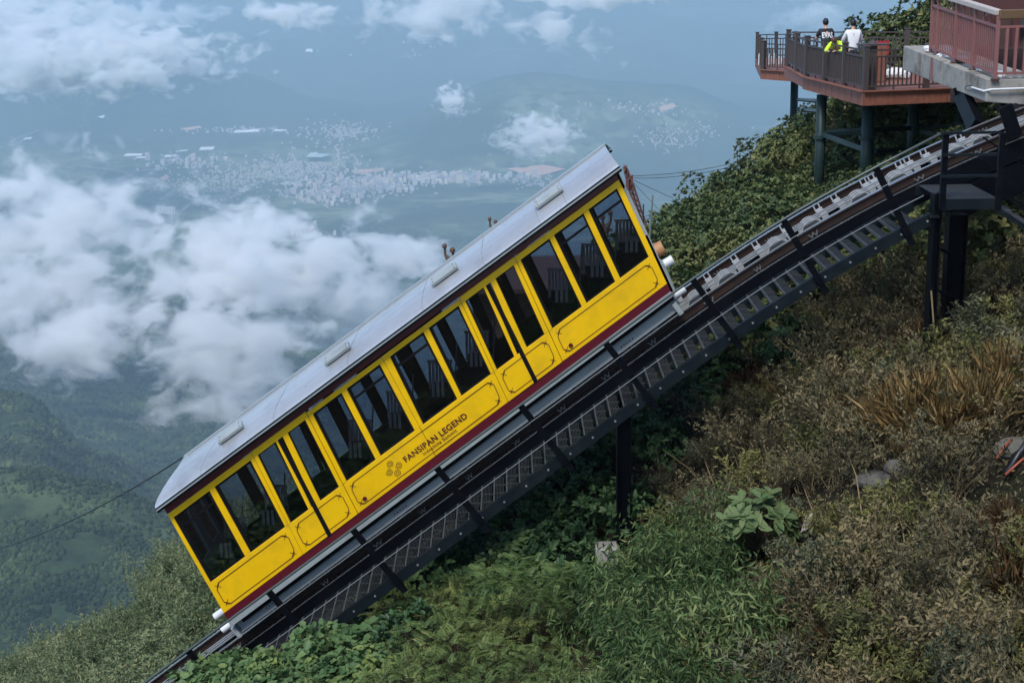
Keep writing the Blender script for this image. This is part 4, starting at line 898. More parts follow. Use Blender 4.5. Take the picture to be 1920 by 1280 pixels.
# lower deck farther out
ZL = -5.05
l0, l1 = q2(1427, 131.5, ZL), q2(1490, 134.5, ZL); l1b = q2(1512, 137.5, ZL); lb0, lb1 = (l0[0] + .75, l0[1] + 6.2), (l1b[0] + 1.0, l0[1] + 6.2)
deck2 = tag(empty('lower_deck', Vector(((l0[0] + l1[0]) / 2, l0[1] + 2, ZL))), 'small lower deck beyond the upper deck, seen against the hazy valley', 'deck')
fascia(deck2, l0, l1b, ZL, .36); floorboards(deck2, [l0, l1b, lb1, lb0], ZL, (1, 0)); MB().prism([Vector((x, y + .06, ZL - .05)) for x, y in (l0, l1b, lb1, lb0)], (0, 0, -.3)).build('under_frame', MT['deckwood'], deck2)
fencerun(deck2, ins(l0, .1, .12), ins(l1, 0, .12), 2, ZL, 1.12, post=.08); fencerun(deck2, ins(l0, .1, .12), ins(lb0, .05, -.1), 4, ZL, 1.12, first=False); fencerun(deck2, ins(lb0, .05, -.1), ins(lb1, 0, -.1), 3, ZL, 1.12, first=False); fencerun(deck2, ins(l1, 0, .12), ins(l1b, .5, .12), 2, ZL, 1.12, first=False, last=False)
b = 0
for k in range(8):
    p = Vector((l0[0] + .35 + .14 * k, l0[1] + 2.6 + .2 * (k % 3), ZL)); h = rnd.uniform(.15, .4); q = MB().tube([p, p + Vector((0, 0, h)), p + Vector((0, 0, h + .1))], [.05, .05, .02], 8).build('bottle', MT['whitecloth'], loc=p)
    tag(q, 'pale bottle shaped ornament standing on the floor of the lower deck', 'bottle', 'pale ornaments on the lower deck')
# columns and braces of the decks
def tcol(px, y0, y1, Y, rad, label, below=1.5):
    a, c = at(px, y0, Y), at(px, y1, Y); c = Vector((a.x, Y, gnd(a.x, Y) - .3)); r_ = tag(empty('deck_column', c), label, 'column')
    MB().tube([a, c], rad, 20).build('shaft', MT['teal'], r_, smooth=True); fz = a.lerp(c, .32); MB().tube([fz + Vector((0, 0, .05)), fz - Vector((0, 0, .05))], rad + .06, 20).build('flange', MT['teal'], r_); return a, c
k1 = tcol(1490, 152, 230, l0[1] + 2, .16, 'green column carrying the lower deck'); k2 = tcol(1541, 178, 380, 45.5, .15, 'green column under the inner end of the upper deck, with a diagonal strut')
k3 = tcol(1629, 196, 330, 42.9, .175, 'thickest green column under the front corner of the upper deck'); k4 = tcol(1714, 194, 280, 46, .16, 'green column in the shade behind the thickest one'); k5 = tcol(1806, 205, 250, 45, .17, 'green column partly hidden by the black strut under the concrete ledge')
br = tag(empty('deck_bracing', at(1630, 250, 44)), 'dark green horizontal beams and diagonal struts between the deck columns', 'brace')
def beam(p0, Y0, p1, Y1, w_=.12): MB().bar(at(*p0, Y0), at(*p1, Y1), w_, w_).build('beam', MT['teal'], br)
beam((1546, 250), 45.5, (1622, 245), 42.9); beam((1636, 243), 42.9, (1708, 240), 46); beam((1720, 241), 46, (1800, 236), 45); beam((1544, 252), 45.4, (1620, 280), 42.9, .14); beam((1640, 284), 42.9, (1708, 280), 46)
beam((1720, 243), 46, (1790, 262), 44, .13); beam((1496, 187), l0[1] + 1.5, (1538, 190), 46, .1); beam((1496, 206), l0[1] + 1.5, (1536, 209), 46, .1); beam((1545, 350), 45.4, (1575, 348), 44, .1); beam((1543, 358), 45.4, (1580, 375), 43.5, .13)
# things on the deck
p = atz(1655, 140, ZD); p = Vector((at(1655, 98, 48.6).x, 48.75, ZD)); q = tag(empty('red_sign', p + Vector((0, 0, .75))), 'small square red sign with white marks fixed to the back railing of the deck', 'sign')
a = at(1655, 90, 48.9); q.location = a; MB().box(a, (.19, 0, 0), (0, .015, 0), (0, 0, .21)).build('board', MT['redbox'], q)
for dx, dz, w_, h_ in ((-.02, .03, .05, .016), (.03, -.03, .05, .016), (0, -.08, .06, .012), (.0, .0, .014, .05)): MB().box(a + Vector((dx, -.02, dz)), (w_, 0, 0), (0, .004, 0), (0, 0, h_)).build('white_mark', MT['whitecloth'], q)
lp = Vector((cC[0] + .06, cC[1] + .16, ZD + 1.2)); q = tag(empty('corner_lamp', lp), 'dark flat topped lamp behind the corner post of the deck railing', 'lamp'); lp = lp + Vector((.28, .5, 0)); q.location = lp
MB().prism([lp + Vector((-.40, -.2, -.02)), lp + Vector((.40, -.2, -.02)), lp + Vector((.40, .2, -.02)), lp + Vector((-.40, .2, -.02))], (0, 0, .05)).build('lid', MT['railbrown'], q); MB().tube([lp + Vector((0, 0, .03)), lp + Vector((0, 0, .13))], [.16, .03], 8).build('cap', MT['railbrown'], q); MB().box(lp + Vector((0, 0, -.6)), (.1, 0, 0), (0, .1, 0), (0, 0, .62)).build('stand', MT['railbrown'], q)
a = atz(1638, 160, ZD); a = Vector((at(1640, 140, 44.2).x, 44.2, ZD)); q = tag(empty('wooden_planter', a), 'upright red brown wooden planter beside the deck corner', 'planter')
for i in range(4): MB().box(a + Vector((-.24 + .16 * i, 0, .52)), (.072, 0, 0), (0, .02, 0), (0, 0, .5)).build('board', MT['deckwood'], q)
MB().box(a + Vector((0, .2, .5)), (.3, 0, 0), (0, .17, 0), (0, 0, .48)).build('body', MT['browntimber'], q)
for i, (px, py, r_) in enumerate(((1652, 145, .22), (1665, 150, .3), (1676, 152, .26), (1660, 156, .2), (1690, 150, .24), (1671, 141, .18))):
    p = Vector((at(px, py, 45.2).x, 45.2 + .3 * (i % 2), ZD + r_ * .6)); bm = bmesh.new(); bmesh.ops.create_icosphere(bm, subdivisions=2, radius=r_)
    for v in bm.verts: v.co *= 1 + .3 * (rnd.random() - .5); v.co.z *= .75
    me = bpy.data.meshes.new('pale_rock'); bm.to_mesh(me); bm.free(); tag(link('pale_rock', me, MT['stone'] if i % 2 else MT['whitecloth'], None, p), 'pale lump piled on the deck floor behind the front railing', 'rock', 'pale lumps piled on the deck')

# concrete ledge with red fence at the upper right
YA, YB = 33.6, 38.8
ledge = tag(empty('concrete_ledge', at(1850, 190, YA)), 'stained concrete ledge sloping down towards the track, with a white conduit', 'ledge')
tl, bl2, tr, br2 = at(1694, 86, YB), at(1694, 131, YB), at(1851, 150, YA), at(1848, 192, YA)
br2 = Vector((tr.x, tr.y, br2.z)); bl2 = Vector((tl.x, tl.y, bl2.z)); D1 = (tr - tl); back = Vector((D1.y, -D1.x, 0)).normalized() * -1.0
back = Vector((-D1.y, D1.x, 0)).normalized(); back = back if back.x > 0 else -back
for k in range(4):
    f0, f1 = k / 4 + (.002 if k else 0), (k + 1) / 4 - .002; dz = [.0, .015, .0, .012][k]
    a, c = tl.lerp(tr, f0), tl.lerp(tr, f1); e, g_ = bl2.lerp(br2, f0), bl2.lerp(br2, f1); up = Vector((0, 0, dz))
    MB().prism([a + up, c + up, g_, e], back * (1.15 + .02 * k)).build('ledge_block', MT['concrete'], ledge, bevel=.02)
rx = Vector((3.2, .25, 0)); MB().prism([tr + Vector((.02, .02, 0)), tr + rx, tr + rx + Vector((0, 0, -.78)), br2 + Vector((.02, .02, 0))], Vector((.1, 1.1, 0))).build('ledge_front', MT['concrete'], ledge, bevel=.015)
pa = at(1858, 168, YA - .06); MB().tube([at(1822, 164, YA + .75), at(1845, 171, YA + .05), pa, Vector((pa.x + 2.5, YA + .12, pa.z + .03))], .022, 8).build('conduit', MT['white'], ledge)
rc = at(1817, 165, YA + .85); b = MB(); b.tube([rc + Vector((.1 * math.cos(a), -.03, .055 * math.sin(a))) for a in np.linspace(0, 2 * math.pi, 15)], .009, 5); b.build('cable_loop', MT['hose'], ledge)
MB().prism([tl.lerp(tr, .36) + Vector((-.01, -.012, 0)), tl.lerp(tr, .385) + Vector((-.01, -.012, 0)), bl2.lerp(br2, .40) + Vector((-.01, -.012, .05)), bl2.lerp(br2, .35) + Vector((-.01, -.012, .05))], (.012, .004, 0)).build('paint_drip', MT['fence'], ledge)
# fence on the ledge
fen = tag(empty('red_fence', tr), 'dusty red metal fence with a pale wooden handrail on the concrete ledge', 'fence')
fa, fc = at(1727, 79, YB - 1.0), at(1871, 141, YA + .1)
fa = tl.lerp(tr, .24) + back * .22; fc = tr + back * .12 + Vector((.05, 0, 0)); dF = fc - fa; uF = dF.normalized(); H = 1.36
def fp_(t, h): return fa + dF * t + Vector((0, 0, h))
for t in (0, .10, .40, .68, 1.0):
    MB().box(fp_(t, H / 2 - .03), (.035, 0, 0), (0, .035, 0), (0, 0, H / 2 + .03)).build('post', MT['fence'], fen)
    MB().box(fp_(t, .012), (.09, 0, 0), (0, .07, 0), (0, 0, .012)).build('foot_plate', MT['railbrown'], fen)
for h, w_ in ((.13, .05), (1.12, .055)): MB().bar(fp_(0, h), fp_(1, h), w_, w_, (0, 0, 1)).build('rail', MT['fence'], fen)
MB().bar(fp_(-.02, H + .06), fp_(1.0, H + .06), .17, .12, (0, 0, 1)).build('handrail', MT['handwood'], fen, bevel=.02)
nb = 36
for i in range(1, nb): MB().box(fp_(i / nb, .63), (.012, 0, 0), (0, .016, 0), (0, 0, .48)).build('baluster', MT['fence'], fen)
for t in (.25, .33, .5, .6, .8, .88): MB().box(fp_(t, H - .1), (.018, 0, 0), (0, .018, 0), (0, 0, .13)).build('spacer', MT['fence'], fen)
for h in (.13, 1.12): MB().bar(fc + Vector((.04, 0, h)), fc + Vector((3, .25, h)), .05, .05, (0, 0, 1)).build('rail', MT['fence'], fen)
MB().bar(fc + Vector((0, 0, H + .02)), fc + Vector((3, .25, H + .02)), .14, .2, (0, 0, 1)).build('beam', MT['browntimber'], fen, bevel=.02)
for i in range(1, 12): MB().box(fc + Vector((i * .21, .25 * i * .07, .63)), (.03, 0, 0), (0, .03, 0), (0, 0, .5)).build('baluster', MT['fence'], fen)
# litter on the ledge
for i, (t, s_, k) in enumerate(((.19, .16, 0), (.30, .2, 0), (.37, .17, 0), (.47, .13, 0), (.55, .12, 1), (.66, .1, 0), (.78, .1, 0), (.9, .15, 0), (.96, .1, 0))):
    p = tl.lerp(tr, t) + back * (.5 if i % 2 else .32) + Vector((0, 0, s_ * .3)); bm = bmesh.new(); bmesh.ops.create_icosphere(bm, subdivisions=2, radius=s_)
    for v in bm.verts: v.co *= 1 + .7 * (rnd.random() - .5); v.co.z *= .5
    me = bpy.data.meshes.new('litter'); bm.to_mesh(me); bm.free(); tag(link('crumpled_litter', me, MT['railbrown'] if k else MT['whitecloth'], None, p), 'dark scrap among white litter on the concrete ledge' if k else 'crumpled white plastic lying on the concrete ledge under the red fence', 'litter', None if k else 'white litter on the ledge')
# dark red timber house corner behind the fence
hs = tag(empty('red_timber_house', at(1915, 90, 38.5)), 'dark red timber house corner behind the fence, with posts, braces and a pale window', 'house')
MB().bar(at(1800, 4, 36.5), at(2000, 2, 36.5), .35, .3).build('eave_beam', MT['darkred'], hs)
MB().box(at(1960, 70, 39.5), (2.3, 0, 0), (0, .1, 0), (0, 0, 1.6)).build('wall', MT['rooftile'], hs)
for px in (1857, 1898, 1935): 
    a = at(px, 140, 38); MB().box(a + Vector((0, 0, .8)), (.09, 0, 0), (0, .09, 0), (0, 0, 1.4)).build('post', MT['darkred'], hs)
MB().bar(at(1845, 40, 37.5), at(1880, 2, 37.5), .12, .12).build('brace', MT['darkred'], hs)
wn = MB().box(at(1914, 25, 39.2), (.17, 0, 0), (0, .03, 0), (0, 0, .35)).build('window', MT['pipe'], hs)
MB().box(at(1914, 110, 37.6), (1.0, 0, 0), (0, .1, 0), (0, 0, .25)).build('base_wall', MT['rooftile'], hs)
# black strut under the ledge
a, c = at(1803, 176, 35.4), at(1832, 240, 33.2); b = tag(empty('ledge_strut', c), 'slanted black steel strut under the concrete ledge', 'strut'); MB().bar(a, c, .28, .3).build('strut', MT['black'], b); MB().bar(at(1790, 178, 35.3), at(1826, 168, 35.3), .3, .06, (0, 1, 0)).build('head_plate', MT['black'], b)
a, c = at(1880, 196, 34.6), at(1905, 215, 33); MB().bar(a, c, .25, .3).build('short_strut', MT['black'], b)

# ------------------------------------------------------------------ roof behind the car, mast and wires
Yt = 44.0
tmp = tag(empty('temple_roof', at(1000, 560, Yt)), 'dark red brown temple hall behind the train, only its carved roof ends show', 'temple')
rA, rB = at(842, 497, Yt), at(1210, 470, Yt + 1.5)
ridge0, ridge1 = at(880, 500, Yt + 2), at(1085, 455, Yt + 2)
e0, e1 = at(862, 560, Yt - 1), at(1190, 520, Yt - 1)
rid_a, rid_b = at(925, 440, Yt + 2.2), at(1090, 440, Yt + 2.2)
ea, eb, ec, ed = at(846, 545, Yt), at(1180, 472, Yt), at(1180, 472, Yt) + Vector((0, 5, 0)), at(846, 545, Yt) + Vector((0, 5, 0)); eb.z = ea.z; ec.z = ea.z; ed.z = ea.z
zr = ea.z + .45; r0, r1 = Vector((ea.x + 1.6, Yt + 2.5, zr)), Vector((eb.x - 1.6, Yt + 2.5, zr))
b = MB(); b.add([ea, eb, ec, ed, r0, r1, ea - Vector((0, 0, .12)), eb - Vector((0, 0, .12)), ec - Vector((0, 0, .12)), ed - Vector((0, 0, .12))], [(0, 1, 5, 4), (1, 2, 5), (2, 3, 4, 5), (3, 0, 4), (6, 7, 8, 9), (0, 1, 7, 6), (1, 2, 8, 7), (2, 3, 9, 8), (3, 0, 6, 9)]); b.build('roof', MT['rooftile'], tmp)
zg = min(gnd(ea.x + 1, Yt + 1), gnd(eb.x - 1, Yt + 1)) - .5
MB().box(Vector(((ea.x + eb.x) / 2, Yt + 2.5, (zg + ea.z - .15) / 2)), ((eb.x - ea.x) / 2 - .6, 0, 0), (0, 1.8, 0), (0, 0, (ea.z - .15 - zg) / 2)).build('wall', MT['bronze'], tmp)
def finial(p0, s_, flip=1):
    b = MB(); f = flip
    b.tube([p0 + Vector((.05 * f, 0, -.25)) * s_, p0 + Vector((-.02 * f, 0, .0)) * s_, p0 + Vector((-.16 * f, 0, .2)) * s_, p0 + Vector((-.17 * f, 0, .45)) * s_], [.14 * s_, .11 * s_, .05 * s_, .045 * s_], 8)
    b.tube([p0 + Vector((.1 * f, 0, 0)) * s_, p0 + Vector((.14 * f, 0, .2)) * s_, p0 + Vector((.12 * f, 0, .3)) * s_], [.08 * s_, .045 * s_, .045 * s_], 8)
    for c, r_ in ((Vector((-.16 * f, 0, .52)), .10), (Vector((.13 * f, 0, .36)), .11)):
        b.tube([p0 + (c + Vector((0, 0, -r_))) * s_, p0 + (c + Vector((-.02, 0, -r_ * .4))) * s_, p0 + (c + Vector((-.01, 0, r_ * .4))) * s_, p0 + (c + Vector((.02, 0, r_))) * s_], [.02 * s_, r_ * s_, r_ * .95 * s_, .03 * s_], 9)
    b.tube([p0 + Vector((-.22 * f, 0, -.12)) * s_, p0 + Vector((.25 * f, 0, -.08)) * s_, p0 + Vector((.3 * f, 0, -.5)) * s_], [.05 * s_, .12 * s_, .1 * s_], 8)
    return b.build('carved_finial', MT['bronze'], tmp)
finial(at(843, 487, Yt), .78); q = finial(at(925, 430, Yt + 2.5), .62); MB().bar(at(925, 432, Yt + 2.5), r0, .16, .16).build('hip_ridge', MT['rooftile'], tmp)
finial(at(1137, 425, Yt + 1), .8, -1)
# rusty lattice mast with guy wires, thin pole
mb_, mt_ = at(1207, 425, 52), at(1171, 312, 52); mast = tag(empty('lattice_mast', mb_), 'leaning rusty red lattice mast behind the upper end of the train', 'mast')
dM = mt_ - mb_; ax = Vector((.085, 0, .03)); ay = Vector((0, .14, 0))
for sx, sy in ((-1, -1), (1, -1), (0, 1)): MB().tube([mb_ - dM * .3 + ax * sx * 1.0 + ay * sy, mb_ + dM * .7 + ax * sx + ay * sy, mt_ + ax * sx * .35 + ay * sy * .35], .035, 6).build('leg', MT['rust'], mast)
b = MB()
for i in range(14):
    t = -.25 + i * .09; p = mb_ + dM * t; b.bar(p - ax - ay, p + dM * .09 + ax - ay, .03, .03); b.bar(p + ax - ay, p + dM * .09 + ay, .03, .03); b.bar(p - ax - ay, p + ay, .025, .025)
b.build('lacing', MT['rust'], mast)
hp = at(1181, 343, 52); MB().box(hp, (.10, 0, .03), (0, .1, 0), (0, 0, .24)).build('head_block', MT['rust'], mast); MB().bar(at(1176, 335, 51.8), at(1176, 358, 51.8), .1, .1).build('pulley', MT['rust'], mast); MB().bar(at(1192, 393, 52), at(1201, 394, 52), .05, .05).build('step_bar', MT['rust'], mast)
def wire(p0, Y0, p1, Y1, label, sag=0, r_=.009):
    a, c = at(*p0, Y0), at(*p1, Y1); pts = [a.lerp(c, t) - Vector((0, 0, sag * 4 * t * (1 - t))) for t in np.linspace(0, 1, 13)]
    o = MB().tube(pts, r_, 5).build('wire', MT['hose'], loc=a); return tag(o, label, 'wire')
wire((1186, 330), 52, (1420, 294), 55, 'upper one of the two wires running from the mast to the bushes', .15); wire((1186, 334), 52, (1420, 298), 55, 'lower one of the two wires running from the mast to the bushes', .2)
wire((1188, 338), 52, (1262, 372), 49, 'wire slanting down from the mast to the bush tops'); wire((1188, 343), 52, (1238, 396), 48, 'steepest wire slanting down from the mast'); wire((1162, 327), 52, (1195, 405), 50, 'thin stay wire close beside the end of the train')
wire((1203, 408), 49, (1240, 397), 48, 'upper thin line crossing the thin pole', 0, .01); wire((1203, 411), 49, (1240, 410), 48, 'middle thin line crossing the thin pole', 0, .01); wire((1203, 423), 49, (1232, 421), 48, 'lowest thin line crossing the thin pole', 0, .01)
a = at(1206.5, 383, 48.5); c = Vector((a.x, a.y, a.z - 2.2)); tag(MB().tube([a, c], .02, 6).build('thin_pole', MT['hose'], loc=c), 'thin dark pole beside the upper end of the train', 'pole')
wire((-60, 1043), 70, (392, 824), 52, 'long dark cable crossing the valley to the train roof', .6, .03)
# ------------------------------------------------------------------ vegetation
def unit(v): return v / np.maximum(np.linalg.norm(v, axis=1, keepdims=True), 1e-9)
def leafset(base, d, nrm, L, W, broad=False, droop=0.15):
    d = unit(d); side = unit(np.cross(d, nrm)); nrm = np.cross(side, d); L = L[:, None]; W = W[:, None]; n = len(base)
    if not broad:
        V = np.stack([base, base + d * L * .4 + side * W * .5 + nrm * W * .12, base + d * L - nrm * L * droop, base + d * L * .4 - side * W * .5 + nrm * W * .12], 1); k = 4
        Fc = np.array([[0, 1, 2], [0, 2, 3]])
    else:
        V = np.stack([base, base + d * L * .35 + side * W * .5 + nrm * W * .14, base + d * L * .72 + side * W * .42 + nrm * W * .08 - nrm * L * droop * .5, base + d * L - nrm * L * droop,
                      base + d * L * .72 - side * W * .42 + nrm * W * .08 - nrm * L * droop * .5, base + d * L * .35 - side * W * .5 + nrm * W * .14], 1); k = 6
        Fc = np.array([[0, 1, 2], [0, 2, 3], [0, 3, 4], [0, 4, 5]])
    return V.reshape(-1, 3), (Fc[None] + (np.arange(n) * k)[:, None, None]).reshape(-1, 3)
def stemset(P0, P1, r):
    """thin three sided stems from P0 to P1"""
    d = unit(P1 - P0); a = unit(np.cross(d, np.array([[.3, .5, .81]]))); b = np.cross(d, a); n = len(P0); rr = np.asarray(r).reshape(-1, 1) * np.ones((n, 1)); V = []
    for P, k in ((P0, 1.), (P1, .5)):
        for j in range(3): V.append(P + (a * math.cos(j * 2.094) + b * math.sin(j * 2.094)) * rr * k)
    V = np.stack(V, 1).reshape(-1, 3); Fc = []
    for j in range(3): q = (j + 1) % 3; Fc += [[j, q, 3 + q], [j, 3 + q, 3 + j]]
    return V, (np.array(Fc)[None] + (np.arange(n) * 6)[:, None, None]).reshape(-1, 3)
def join(parts, name, mats):
    V = []; Fc = []; MI = []; n = 0
    for (v, f), mi in parts: V.append(v); Fc.append(f + n); MI.append(np.full(len(f), mi)); n += len(v)
    return np_mesh(name, np.concatenate(V), np.concatenate(Fc), mats, np.concatenate(MI))
def dirs(n, up=0.0):
    v = rng.normal(size=(n, 3)); v[:, 2] += up; return unit(v)

MT['rhodo'] = leafmat('evergreen_leaf', [(0.017, 0.033, 0.015), (0.035, 0.060, 0.024), (0.072, 0.090, 0.032), (0.15, 0.145, 0.052)], 0.45, 0.2, gain=1.55)
MT['scrub'] = leafmat('slope_scrub_leaf', [(0.028, 0.044, 0.020), (0.056, 0.076, 0.036), (0.096, 0.116, 0.058), (0.16, 0.160, 0.085)], 0.6, 0.25, gain=2.3)
MT['dry'] = leafmat('dry_herb_leaf', [(0.010, 0.010, 0.006), (0.042, 0.039, 0.022), (0.088, 0.076, 0.040), (0.15, 0.118, 0.060)], 0.75, 0.2, patch=.5, gain=1.7)
MT['olive'] = leafmat('olive_herb_leaf', [(0.012, 0.016, 0.007), (0.045, 0.050, 0.019), (0.090, 0.090, 0.030), (0.14, 0.125, 0.045)], 0.7, 0.25, patch=.45, gain=1.85)
MT['broad'] = leafmat('broad_leaf', [(0.010, 0.026, 0.013), (0.024, 0.052, 0.022), (0.045, 0.088, 0.034), (0.10, 0.15, 0.05)], 0.4, 0.25, gain=1.4)
MT['vine'] = leafmat('creeper_leaf', [(0.024, 0.052, 0.024), (0.050, 0.095, 0.036), (0.085, 0.135, 0.052), (0.16, 0.20, 0.055)], 0.45, 0.3, gain=1.6)
MT['pale'] = leafmat('grey_creeper_leaf', [(0.035, 0.060, 0.036), (0.075, 0.110, 0.070), (0.12, 0.16, 0.11)], 0.4, 0.25)
MT['feather'] = leafmat('feathery_leaf', [(0.028, 0.050, 0.018), (0.060, 0.096, 0.030), (0.100, 0.138, 0.042), (0.19, 0.20, 0.062)], 0.5, 0.35, gain=1.6)
MT['bamboo'] = leafmat('bamboo_leaf', [(0.010, 0.024, 0.009), (0.034, 0.062, 0.021), (0.080, 0.116, 0.040), (0.17, 0.19, 0.078)], 0.5, 0.35, gain=1.75)
MT['sage'] = leafmat('sage_herb_leaf', [(0.030, 0.040, 0.022), (0.075, 0.088, 0.050), (0.13, 0.140, 0.080), (0.20, 0.20, 0.12)], 0.65, 0.25, patch=.4, gain=1.1)
MT['straw'] = leafmat('straw_blade', [(0.11, 0.072, 0.027), (0.185, 0.120, 0.045), (0.27, 0.19, 0.082)], 0.7, 0.25, gain=1.5)
MT['redgrass'] = leafmat('reddish_grass_blade', [(0.070, 0.036, 0.016), (0.12, 0.066, 0.028), (0.18, 0.115, 0.05)], 0.7, 0.2)
MT['bigleaf'] = leafmat('big_leaf', [(0.050, 0.085, 0.030), (0.095, 0.145, 0.055), (0.16, 0.21, 0.085)], 0.55, 0.3, gain=1.1)

def rosette_bush(name, mat, n_tip=230, per=9, L=.12, W=.042, rx=1.25, rz=1.05, broad=False, fill=350):
    u = dirs(n_tip * 2, .25); u = u[u[:, 2] > -.25][:n_tip]; n = len(u); lump = 1 + .28 * np.sin(u[:, 0] * 5 + rng.uniform(0, 6)) * np.cos(u[:, 1] * 5 + rng.uniform(0, 6)) + .09 * rng.normal(size=n).clip(-1.5, 1.0)
    tip = u * np.array([rx, rx, rz]) * (lump * rng.uniform(.82, 1.0, n))[:, None]; tip[:, 2] += .25
    ax = unit(u + np.array([0, 0, .7]) + .25 * rng.normal(size=(n, 3)))
    B = np.repeat(tip, per, 0); AX = np.repeat(ax, per, 0); ra = dirs(n * per); ra = unit(ra - AX * (ra * AX).sum(1, keepdims=True))
    el = rng.uniform(.15, .9, (n * per, 1)); D = ra * (1 - el * .55) + AX * el
    Ls = L * rng.uniform(.7, 1.25, n * per)
    parts = [(leafset(B + AX * .015, D, AX, Ls, Ls * W / L * rng.uniform(.85, 1.15, n * per), broad), 0)]
    fl = dirs(fill, .1) * np.array([rx, rx, rz]) * rng.uniform(.3, .85, (fill, 1)); fl[:, 2] = np.abs(fl[:, 2]); parts.append((leafset(fl, dirs(fill, .2), dirs(fill, 1), np.full(fill, L * 1.1), np.full(fill, W * 1.2), broad), 0))
    m = max(8, n // 6); idx = rng.choice(n, m, False); parts.append((stemset(np.array([[0, 0, -.4]]) + rng.normal(size=(m, 3)) * .08, tip[idx], .014), 1))
    return join(parts, name, [MT[mat], MT['stem']])
def herb(name, mat, stem='drystem', n=26, h=1.0, spread=.55, L=.075, W=.018, per=34, plume=.5, lean=.25):
    B0 = rng.normal(size=(n, 3)) * np.array([.16, .16, 0]); top = B0 + np.stack([rng.normal(size=n) * spread * .6, rng.normal(size=n) * spread * .6, h * rng.uniform(.55, 1.1, n)], 1)
    mid = (B0 + top) / 2 + rng.normal(size=(n, 3)) * .05; mid[:, 2] += .08
    t = rng.uniform(.15, 1.02, (n, per)) ** (1 - plume * .6); i = np.repeat(np.arange(n), per); t = t.ravel()[:, None]
    P = (1 - t) ** 2 * B0[i] + 2 * t * (1 - t) * mid[i] + t * t * top[i]; P += rng.normal(size=P.shape) * (.018 + .055 * (1 - np.abs(2 * t - 1.15)).clip(0, 1))
    ax = unit(top - B0)[i]; D = unit(dirs(len(P), .0) + ax * .5 + np.array([0, 0, .15])); Ls = L * rng.uniform(.6, 1.4, len(P)) * (1.15 - .45 * t[:, 0])
    parts = [(leafset(P, D, dirs(len(P), .9), Ls, W * rng.uniform(.7, 1.3, len(P)), droop=.3), 0), (stemset(B0, mid, .006), 1), (stemset(mid, top, .005), 1)]
    return join(parts, name, [MT[mat], MT[stem]])
def creeper(name, mat, n=620, r=.85, L=.16, h=.5):
    a = rng.uniform(0, 6.283, n); q = np.sqrt(rng.uniform(0, 1, n)) * r; x, y = q * np.cos(a), q * np.sin(a); z = h * (1 - (q / r) ** 2) * rng.uniform(.35, 1.1, n) + .12 * np.sin(x * 7) * np.cos(y * 6)
    B = np.stack([x, y, z], 1); out = np.stack([np.cos(a), np.sin(a), np.full(n, -.1)], 1); D = unit(out + rng.normal(size=(n, 3)) * .6); N_ = unit(np.stack([x * .6, y * .6 - .25, np.full(n, 1.)], 1) + rng.normal(size=(n, 3)) * .35)
    Ls = L * rng.uniform(.55, 1.3, n); parts = [(leafset(B, D, N_, Ls, Ls * .82, True, .2), 0)]
    m = 40; i = rng.choice(n, m, False); parts.append((stemset(B[i] * np.array([.3, .3, 0]), B[i], .006), 1)); return join(parts, name, [MT[mat], MT['stem']])
def feathery(name, n=120, pairs=8, rl=.27, r=.75, h=.75):
    u = dirs(n * 2, .5); u = u[u[:, 2] > -.05][:n]; n = len(u); B0 = u * np.array([r, r, h]) * rng.uniform(.55, .95, (n, 1)); D0 = unit(u * np.array([1, 1, .25]) + rng.normal(size=(n, 3)) * .45); up = np.array([0, 0, 1.])
    t = np.linspace(.12, 1, pairs); P = []; DD = []; NN = []; LL_ = []
    side = unit(np.cross(D0, up[None] + rng.normal(size=(n, 3)) * .25)); nr = np.cross(side, D0)
    for k in t:
        pos = B0 + D0 * rl * k - up * (rl * .35 * k * k)
        for sg in (-1, 1): P.append(pos); DD.append(unit(side * sg + D0 * .45 - nr * .1)); NN.append(nr); LL_.append(np.full(n, rl * .26 * (1.15 - .55 * k)))
    P, DD, NN, LL_ = map(np.concatenate, (P, DD, NN, LL_)); parts = [(leafset(P, DD, NN, LL_ * rng.uniform(.8, 1.2, len(P)), LL_ * .42, droop=.2), 0), (stemset(B0, B0 + D0 * rl - up * rl * .3, .004), 1), (stemset(B0 * .1, B0, .008), 1)]
    return join(parts, name, [MT['feather'], MT['stem']])
def bamboo(name, n=22, h=1.9, per=46, L=.21, W=.046, sp=.5):
    B0 = rng.normal(size=(n, 3)) * np.array([.25, .25, 0]); top = B0 + np.stack([rng.normal(size=n) * sp, rng.normal(size=n) * sp, h * rng.uniform(.6, 1.1, n)], 1); i = np.repeat(np.arange(n), per)
    t = rng.uniform(.2, 1.0, n * per)[:, None] ** .75; P = B0[i] * (1 - t) + top[i] * t; off = rng.normal(size=P.shape) * np.array([.14, .14, .07]); P = P + off
    D = unit(off * 2 + dirs(len(P)) * .35 + np.array([0, 0, -.28])); Ls = L * rng.uniform(.6, 1.3, len(P))
    return join([(leafset(P, D, dirs(len(P), 1.2), Ls, np.full(len(P), W) * rng.uniform(.8, 1.2, len(P)), droop=.4), 0), (stemset(B0, top, .006), 1)], name, [MT['bamboo'], MT['stem']])
